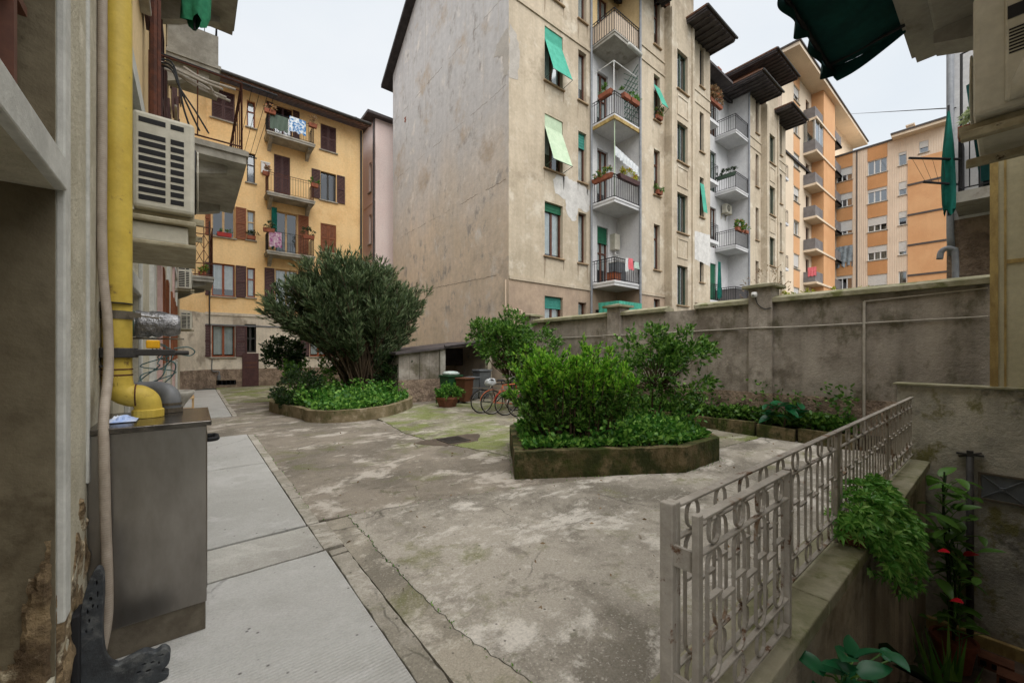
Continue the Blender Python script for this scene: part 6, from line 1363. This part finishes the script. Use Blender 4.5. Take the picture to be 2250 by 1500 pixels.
wheelie('wheelie_bin', 'tall grey container under the right end of the shed roof', 8.45, 12.35, .55, .45, 1.08, 'bin_grey', .05)
hp_ = thing('octagonal_pot', 'brown octagonal pot with a leafy green plant in front of the bins', 'pot', (6.3, 11.15, 0))
MB().lathe([(.27, 0), (.36, .24), (.38, .24), (.38, .31), (.33, .31), (.32, .26)], (6.3, 11.15, .004), 8).build('pot', MATS['rust_pot'], hp_)
P, D, S = crown([(6.3, 11.15, .42, .34, .34, .16, 1)], 34, 8, 8, .1, .14, up=.4, spread=1.0); leaves_mesh('plant', P, D, .085, .04, MATS['leaf_cover'], hp_, droop=.2)

def torus(c, r, tr, n=28, k=6): return [(c[0]+r*math.cos(2*math.pi*i/n), c[1], c[2]+r*math.sin(2*math.pi*i/n)) for i in range(n)]
def bicycle(label, loc, rot, fm, basket=False, fender=None, lean=.06, cover_=None):
    t = thing('bicycle', label, 'bicycle', loc, 'bicycles parked behind the bright shrub'); t.rotation_euler = (lean, 0, rot)
    rw, fw_ = (0, 0, .335), (1.05, 0, .335); bb = (.44, 0, .28); st_ = (.30, 0, .80); hd = (.86, 0, .83); hb = (.90, 0, .68)
    for c in (rw, fw_):
        w_ = local_part('wheel', MB().tube(torus(c, .305, .01), .010, 6, True), MATS['chrome'], t, smooth=True)
        local_part('tyre', MB().tube(torus(c, .323, .016), .017, 6, True), MATS['tyre'], w_, smooth=True)
        m = MB()
        for i in range(18): a = 2*math.pi*i/18; m.tube([c, (c[0]+.30*math.cos(a), (.02 if i % 2 else -.02)*0, c[2]+.30*math.sin(a))], .0022, 3)
        m.tube([(c[0], -.05, c[2]), (c[0], .05, c[2])], .018, 8); local_part('spokes', m, MATS['chrome'], w_)
    f = MB()
    for a, b in ((bb, st_), (st_, hd), (bb, hb), (hd, hb)): f.tube([a, b], .017, 8)
    for s in (-.05, .05): f.tube([(rw[0], s, rw[2]), (bb[0], s*.3, bb[2])], .010, 6); f.tube([(rw[0], s, rw[2]), (st_[0], s*.3, st_[2]-.06)], .009, 6); f.tube([hb, (.98, s, .5), (fw_[0], s, fw_[2])], .011, 6)
    local_part('frame', f, MATS[fm], t, smooth=True)
    local_part('saddle', MB().tube([st_, (.27, 0, .90)], .013, 6).lathe([(.0, 0), (.10, .01), (.11, .03), (.06, .06), (0, .065)], (.25, 0, .90), 12, sx=1.25, sy=.8), MATS['saddle'], t, smooth=True)
    local_part('handlebar', MB().tube([hd, (.84, 0, .98)], .013, 6).tube(smooth_path([(.70, -.27, .98), (.80, -.24, 1.0), (.86, -.1, 1.0), (.86, .1, 1.0), (.80, .24, 1.0), (.70, .27, .98)], 4), .012, 6), MATS['chrome'], t, smooth=True)
    local_part('crank', MB().tube([(bb[0], -.07, bb[2]), (bb[0], .07, bb[2])], .02, 8).tube([(bb[0], .08, bb[2]), (bb[0]+.12, .08, bb[2]-.12)], .01, 6).tube([(bb[0], -.08, bb[2]), (bb[0]-.12, -.08, bb[2]+.12)], .01, 6).lathe([(.09, -.003), (.09, .003)], (0, 0, 0), 18), MATS['chrome'], t)
    for c, a0 in ((rw, 20), (fw_, 30)):
        m = MB(); n = 14; m.add([(c[0]+.355*math.cos(R(a0+150*i/n)), s, c[2]+.355*math.sin(R(a0+150*i/n))) for i in range(n+1) for s in (-.025, .025)], [(2*i, 2*i+1, 2*i+3, 2*i+2) for i in range(n)]); local_part('mudguard', m, MATS[fender or fm], t)
    local_part('rack', MB().box(-.28, .2, -.06, -.05, .72, .73).box(-.28, .2, .05, .06, .72, .73).box(-.28, -.27, -.05, .05, .721, .731).tube([(-.1, -.06, .72), (0, -.06, .335)], .006, 5).tube([(-.1, .06, .72), (0, .06, .335)], .006, 5), MATS['chrome'], t)
    if basket:
        m = MB()
        for k in range(6): z = .78+.05*k; q = .12+.012*k; m.tube([(1.0-q, -q*1.2, z), (1.0+q, -q*1.2, z), (1.0+q, q*1.2, z), (1.0-q, q*1.2, z)], .005, 4, True)
        for i in range(12): a = 2*math.pi*i/12; m.tube([(1.0+.12*math.cos(a), .14*math.sin(a), .78), (1.0+.18*math.cos(a), .2*math.sin(a), 1.03)], .004, 4)
        local_part('basket', m, MATS['iron_dark'], t)
    if cover_:
        random.seed(8); m = MB().lathe([(.0, .075), (.05, .07), (.10, .05), (.115, .0), (.12, -.07), (.09, -.12)], (.25, 0, .90), 16, sx=1.5, sy=.75); m.v = [(x+random.uniform(-.025, .025), y+random.uniform(-.02, .02), z+random.uniform(-.03, .02)) for x, y, z in m.v]
        local_part('saddle_cover', m, MATS[cover_], t, smooth=True)
    return t
bicycle('leftmost bicycle with grey wheels and a plastic bag over its saddle', (6.35, 9.3, .002), R(-12), 'bike_black', cover_='plastic_sheet')
bicycle('orange bicycle second from the left', (6.45, 8.95, .002), R(-14), 'bike_orange')
bicycle('red bicycle with basket third from the left', (6.62, 8.55, .002), R(-10), 'bike_red', basket=True)
bicycle('white bicycle rightmost, half hidden by the bright shrub', (6.75, 8.15, .002), R(-12), 'bike_white')
sg = thing('blue_notice', 'small blue notice plate on the wall behind the bicycles', 'sign', (9.38, 11.3, 1.5)); local_part('plate', MB().box(-.02, 0, -.14, .14, -.2, .2), MATS['blue_plastic'], sg); local_part('screw', MB().box(-.024, -.02, -.01, .01, .14, .16), MATS['white_frame'], sg)

# ------------------------------------------------------------------ small things on balconies and sills
def flower_box(label, c, l, along, mat='terracotta', lm='leaf_mid', petals=True, hgt=.16, sz=.09, group='flower boxes on the balconies', n=10, bw=.2):
    t = thing('flower_box', label, 'flower box', c, group); dx, dy = (l/2, bw/2) if along == 'x' else (bw/2, l/2)
    local_part('box', MB().add([(-dx*.92, -dy*.85, 0), (dx*.92, -dy*.85, 0), (dx*.92, dy*.85, 0), (-dx*.92, dy*.85, 0), (-dx, -dy, .19), (dx, -dy, .19), (dx, dy, .19), (-dx, dy, .19)], [(0, 3, 2, 1), (4, 5, 6, 7), (0, 1, 5, 4), (1, 2, 6, 5), (2, 3, 7, 6), (3, 0, 4, 7)]), MATS[mat], t)
    P, D, S = crown([(0, 0, .19+hgt*.6, dx, dy*1.1, hgt*.7, 1)], n, 6, 6, .08, .1, up=.5, spread=1.0)
    o = leaves_mesh('plant', P, D, sz, sz*.45, MATS[lm]); o.parent = t
    if petals: o = leaves_mesh('blossom', P[::5]+np.array([0, 0, .05]), D[::5], sz*.6, sz*.5, MATS['petal_mix']); o.parent = t
    return t
yb = YM-.02
flower_box('long red flower box on the left rail of the second lowest corner balcony', (14.16, YM+.62, FL[2]+.86), 1.1, 'y', 'terracotta', n=16)
flower_box('dark flower box with yellow-green plants on the front rail of the second lowest corner balcony', (15.2, yb, FL[2]+.86), 1.5, 'x', 'plum_shutter', 'leaf_yellow', n=18, hgt=.22)
flower_box('terracotta box on the left rail of the third corner balcony', (14.16, YM+.45, FL[3]+.9), .7, 'y', petals=False, n=5)
flower_box('terracotta box left of two on the front rail of the third corner balcony', (15.0, yb, FL[3]+.9), .5, 'x', petals=False, n=4)
flower_box('terracotta box with grassy plants at the right of the third corner balcony rail', (15.62, yb, FL[3]+.9), .6, 'x', lm='leaf_cover', petals=False, n=10, hgt=.2)
flower_box('red and yellow flowers on the third recess balcony rail', (26.9, yb, FL[2]+.9), 1.0, 'x', lm='leaf_mid', n=18, hgt=.3, sz=.13)
flower_box('overgrown green box along the fourth recess balcony', (26.42, YM+.6, FL[3]+.75), 1.2, 'y', 'green_frame', 'leaf_dark', False, n=20, hgt=.25)
flower_box('pink flower pot at the right of the third recess balcony', (27.9, yb, FL[2]+.95), .4, 'x', n=6, hgt=.2)
flower_box('green plant box low on the first recess balcony', (24.4, YM+.42, FL[0]+.95), 1.2, 'x', lm='leaf_bright', petals=False, n=14, hgt=.2)
flower_box('autumn coloured plants on the topmost recess balcony', (24.6, YM+.42, FL[4]+.95), 1.6, 'x', lm='leaf_dry', n=24, hgt=.6, sz=.16)
flower_box('flower box on the left of the top yellow house balcony', (3.0, 23.05, 13.62), .5, 'x', n=8, lm='leaf_dry')
flower_box('dry plant at the right end of the top yellow house balcony', (4.95, 23.05, 13.62), .4, 'x', n=8, lm='leaf_dry', petals=False, hgt=.35)
flower_box('small pot at the left end of the middle yellow house balcony', (2.85, 23.2, 10.55), .3, 'x', n=5, lm='leaf_dry')
flower_box('pot at the right end of the middle yellow house balcony', (5.05, 23.1, 10.5), .35, 'x', n=5, petals=False)
flower_box('green plant on the left of the lowest yellow house balcony', (2.95, 23.05, 7.7), .5, 'x', lm='leaf_dark', n=8, petals=False, hgt=.25)
flower_box('green plant at the right of the lowest yellow house balcony', (4.75, 23.05, 7.68), .55, 'x', lm='leaf_dark', n=10, petals=False, hgt=.25)
flower_box('row of small red pots on the second floor window sill of the yellow house', (1.2, 23.93, 7.36), .6, 'x', 'bike_red', n=5, hgt=.08, sz=.06, bw=.12, petals=False)
flower_box('green box on the narrow second floor sill of the yellow house', (2.3, 23.93, 7.42), .38, 'x', lm='leaf_dark', n=7, bw=.14, petals=False)
flower_box('red hanging flowers beside the first floor left shutter of the yellow house', (.35, 23.6, 5.3), .3, 'x', n=9, lm='leaf_cover', hgt=.2)
flower_box('potted plant on the awning window sill of the beige house', (17.52, YM-.12, FL[3]+.87), .45, 'x', n=9, hgt=.3, bw=.16)
flower_box('small plant on the lower narrow window sill of the beige house', (17.52, YM-.12, FL[2]+.87), .4, 'x', n=6, hgt=.2, bw=.16, petals=False)
def hung(name, label, pts, mat, cat='cloth', waves=.03, n=16):
    """hanging cloth between two top points, height h; pts = (p0, p1, h)"""
    p0, p1, h_ = Vector(pts[0]), Vector(pts[1]), pts[2]; t = thing(name, label, cat, p0); d = (p1-p0); nn = Vector((-d.y, d.x, 0)).normalized(); m = MB(); V_ = []
    rows_ = 6
    for i in range(rows_+1):
        for j in range(n+1): q = p0+d*(j/n)+nn*waves*math.sin(j*1.3+i*.4)*(.3+i/rows_)-Vector((0, 0, h_*i/rows_*(1+.05*math.sin(j*.9)))); V_.append(q)
    m.add(V_, [(i*(n+1)+j, i*(n+1)+j+1, (i+1)*(n+1)+j+1, (i+1)*(n+1)+j) for i in range(rows_) for j in range(n)]); m.build('fabric', MATS[mat], t, smooth=True); return t
hung('blanket', 'blue and white blanket over the top balcony rail of the yellow house', ((3.85, 22.97, 13.8), (4.6, 22.97, 13.78), .75), 'blue_cloth')
hung('curtain', 'patterned teal curtain at the lowest yellow house balcony door', ((3.15, 23.7, 9.2), (3.4, 23.7, 9.2), 2.1), 'umbrella_green', n=10)
hung('laundry', 'purple and white laundry on the left of the lowest yellow house balcony', ((2.95, 22.98, 7.75), (3.5, 22.98, 7.75), .75), 'purple_cloth')
hung('screen_cloth', 'green screen on the rail of the top yellow house balcony', ((3.0, 23.09, 13.7), (3.8, 23.09, 13.7), .75), 'green_frame', waves=.01)
hung('towel', 'pink towel hanging on the lowest corner balcony of the beige house', ((15.15, YM-.05, FL[1]+1.08), (15.5, YM-.05, FL[1]+1.08), .5), 'pink_cloth')
hung('towel', 'white cloth beside the pink towel on the lowest corner balcony', ((14.95, YM-.04, FL[1]+1.06), (15.14, YM-.04, FL[1]+1.06), .6), 'curtain_white', n=6)
hung('towel', 'pale green towel right of the pink towel', ((15.6, YM-.05, FL[1]+.98), (15.95, YM-.05, FL[1]+.98), .3), 'pale_cloth')
hung('curtain', 'teal curtain drawn round the ground floor terrace of the beige house', ((14.3, 10.5, 3.95), (16.05, 10.5, 3.95), 2.0), 'teal_cloth', waves=.05, n=40)
hung('curtain', 'short teal curtain side return at the ground floor terrace', ((14.28, 11.6, 3.95), (14.28, 10.52, 3.95), .45), 'teal_cloth', waves=.04, n=20)
hung('curtain', 'teal curtain on the second recess balcony of the beige house', ((24.9, YM+.4, FL[1]+2.4), (25.25, YM+.4, FL[1]+2.4), 2.2), 'umbrella_green', waves=.05, n=12)
hung('plastic_sheet', 'white plastic sheet strung under the third corner balcony of the beige house', ((14.7, 11.0, FL[2]+2.5), (16.02, YM-.02, FL[2]+1.75), .42), 'plastic_sheet', n=40)
hung('plastic_film', 'torn clear film covering a window opening of the cream block', ((51.93, 11.2, 12.6), (51.93, 9.85, 12.6), 2.1), 'clear_film', waves=.06)
hung('laundry', 'pink laundry heap on a tower balcony rail', ((43.45, 11.4, 8.9+.5), (43.45, 10.75, 8.9+.5), .8), 'pink_cloth')
ch = thing('balcony_chest', 'brown wooden box on the lowest corner balcony', 'box', (14.9, 11.2, FL[1])); local_part('body', MB().box(-.25, .25, -.2, .2, 0, .45), MATS['red_frame'], ch, bevel=.01); local_part('lid', MB().box(-.27, .27, -.22, .22, .452, .48), MATS['brown_frame'], ch)
ct = thing('balcony_cabinet', 'grey utility cabinet under the boiler on the lowest corner balcony', 'cabinet', (15.75, 11.65, FL[1])); local_part('body', MB().box(-.3, .3, -.25, .25, 0, 1.1), MATS['bin_grey'], ct, bevel=.01); local_part('top', MB().box(-.33, .33, -.28, .26, 1.102, 1.15), MATS['white_trim'], ct)
tf = thing('tubular_frame', 'white tubular frame standing on the third corner balcony', 'frame', (14.3, 10.75, FL[3])); u_ = FL[3]
MB().tube([(14.28, 11.8, u_+2.35), (14.28, 10.74, u_+2.35), (15.9, 10.74, u_+2.35)], .02, 6).tube([(14.28, 10.74, u_), (14.28, 10.74, u_+2.35)], .02, 6).build('tubes', MATS['white_frame'], tf)
tr = thing('garden_trellis', 'dark green trellis against the white side wall of the third corner balcony', 'trellis', (16.05, 11.3, u_)); m = MB()
for k in range(9): m.tube([(16.06, 10.72, u_+.2+.26*k), (16.06, 11.5, u_+.9+.26*k)], .014, 4); m.tube([(16.06, 11.5, u_+.2+.26*k), (16.06, 10.72, u_+.9+.26*k)], .014, 4)
m.build('lattice', MATS['green_blind'], tr)
gp_ = thing('awning_pole', 'slim green pole from floor to ceiling of the second corner balcony', 'pole', (14.28, 10.74, FL[2])); MB().tube([(14.3, 10.72, FL[2]), (14.3, 10.72, FL[3]-.22)], .02, 6).build('pole', MATS['mint_cloth'], gp_)
# fallen leaves, weeds in the joints, moss tufts
lv = np.array([(rng.uniform(1.0, 8.8), rng.uniform(1.1, 9.5), .012) for _ in range(170)]); dl_ = sph(170); dl_[:, 2] *= .15
o = leaves_mesh('fallen_leaves', lv, dl_, .045, .022, MATS['leaf_dry'], None, 'stuff'); 
wp_ = []
for (x, y) in crackA+crackB+crackC:
    for k in range(5):
        if rng.random() < .45: wp_.append((x+rng.normal(0, .012), y+rng.normal(0, .012), 0))
for k in range(420): y = rng.uniform(4.3, 9.7); wp_.append((.985+rng.normal(0, .012), y, 0)) if rng.random() < .5 else None
e_ = p2
for k in range(900):
    i = rng.integers(len(e_)); a, b = e_[i], e_[(i+1) % len(e_)]; t = rng.random(); cxy = (5.4, 4.4); x, y = a[0]+(b[0]-a[0])*t, a[1]+(b[1]-a[1])*t; wp_.append((x+(x-cxy[0])*.02+rng.normal(0, .02), y+(y-cxy[1])*.02+rng.normal(0, .02), 0))
wp_ = np.array(wp_); wd_ = sph(len(wp_))*.6; wd_[:, 2] = np.abs(wd_[:, 2])+.5
leaves_mesh('joint_weeds', wp_[::2], wd_[::2], .024, .010, MATS['leaf_cover'], None, 'stuff')
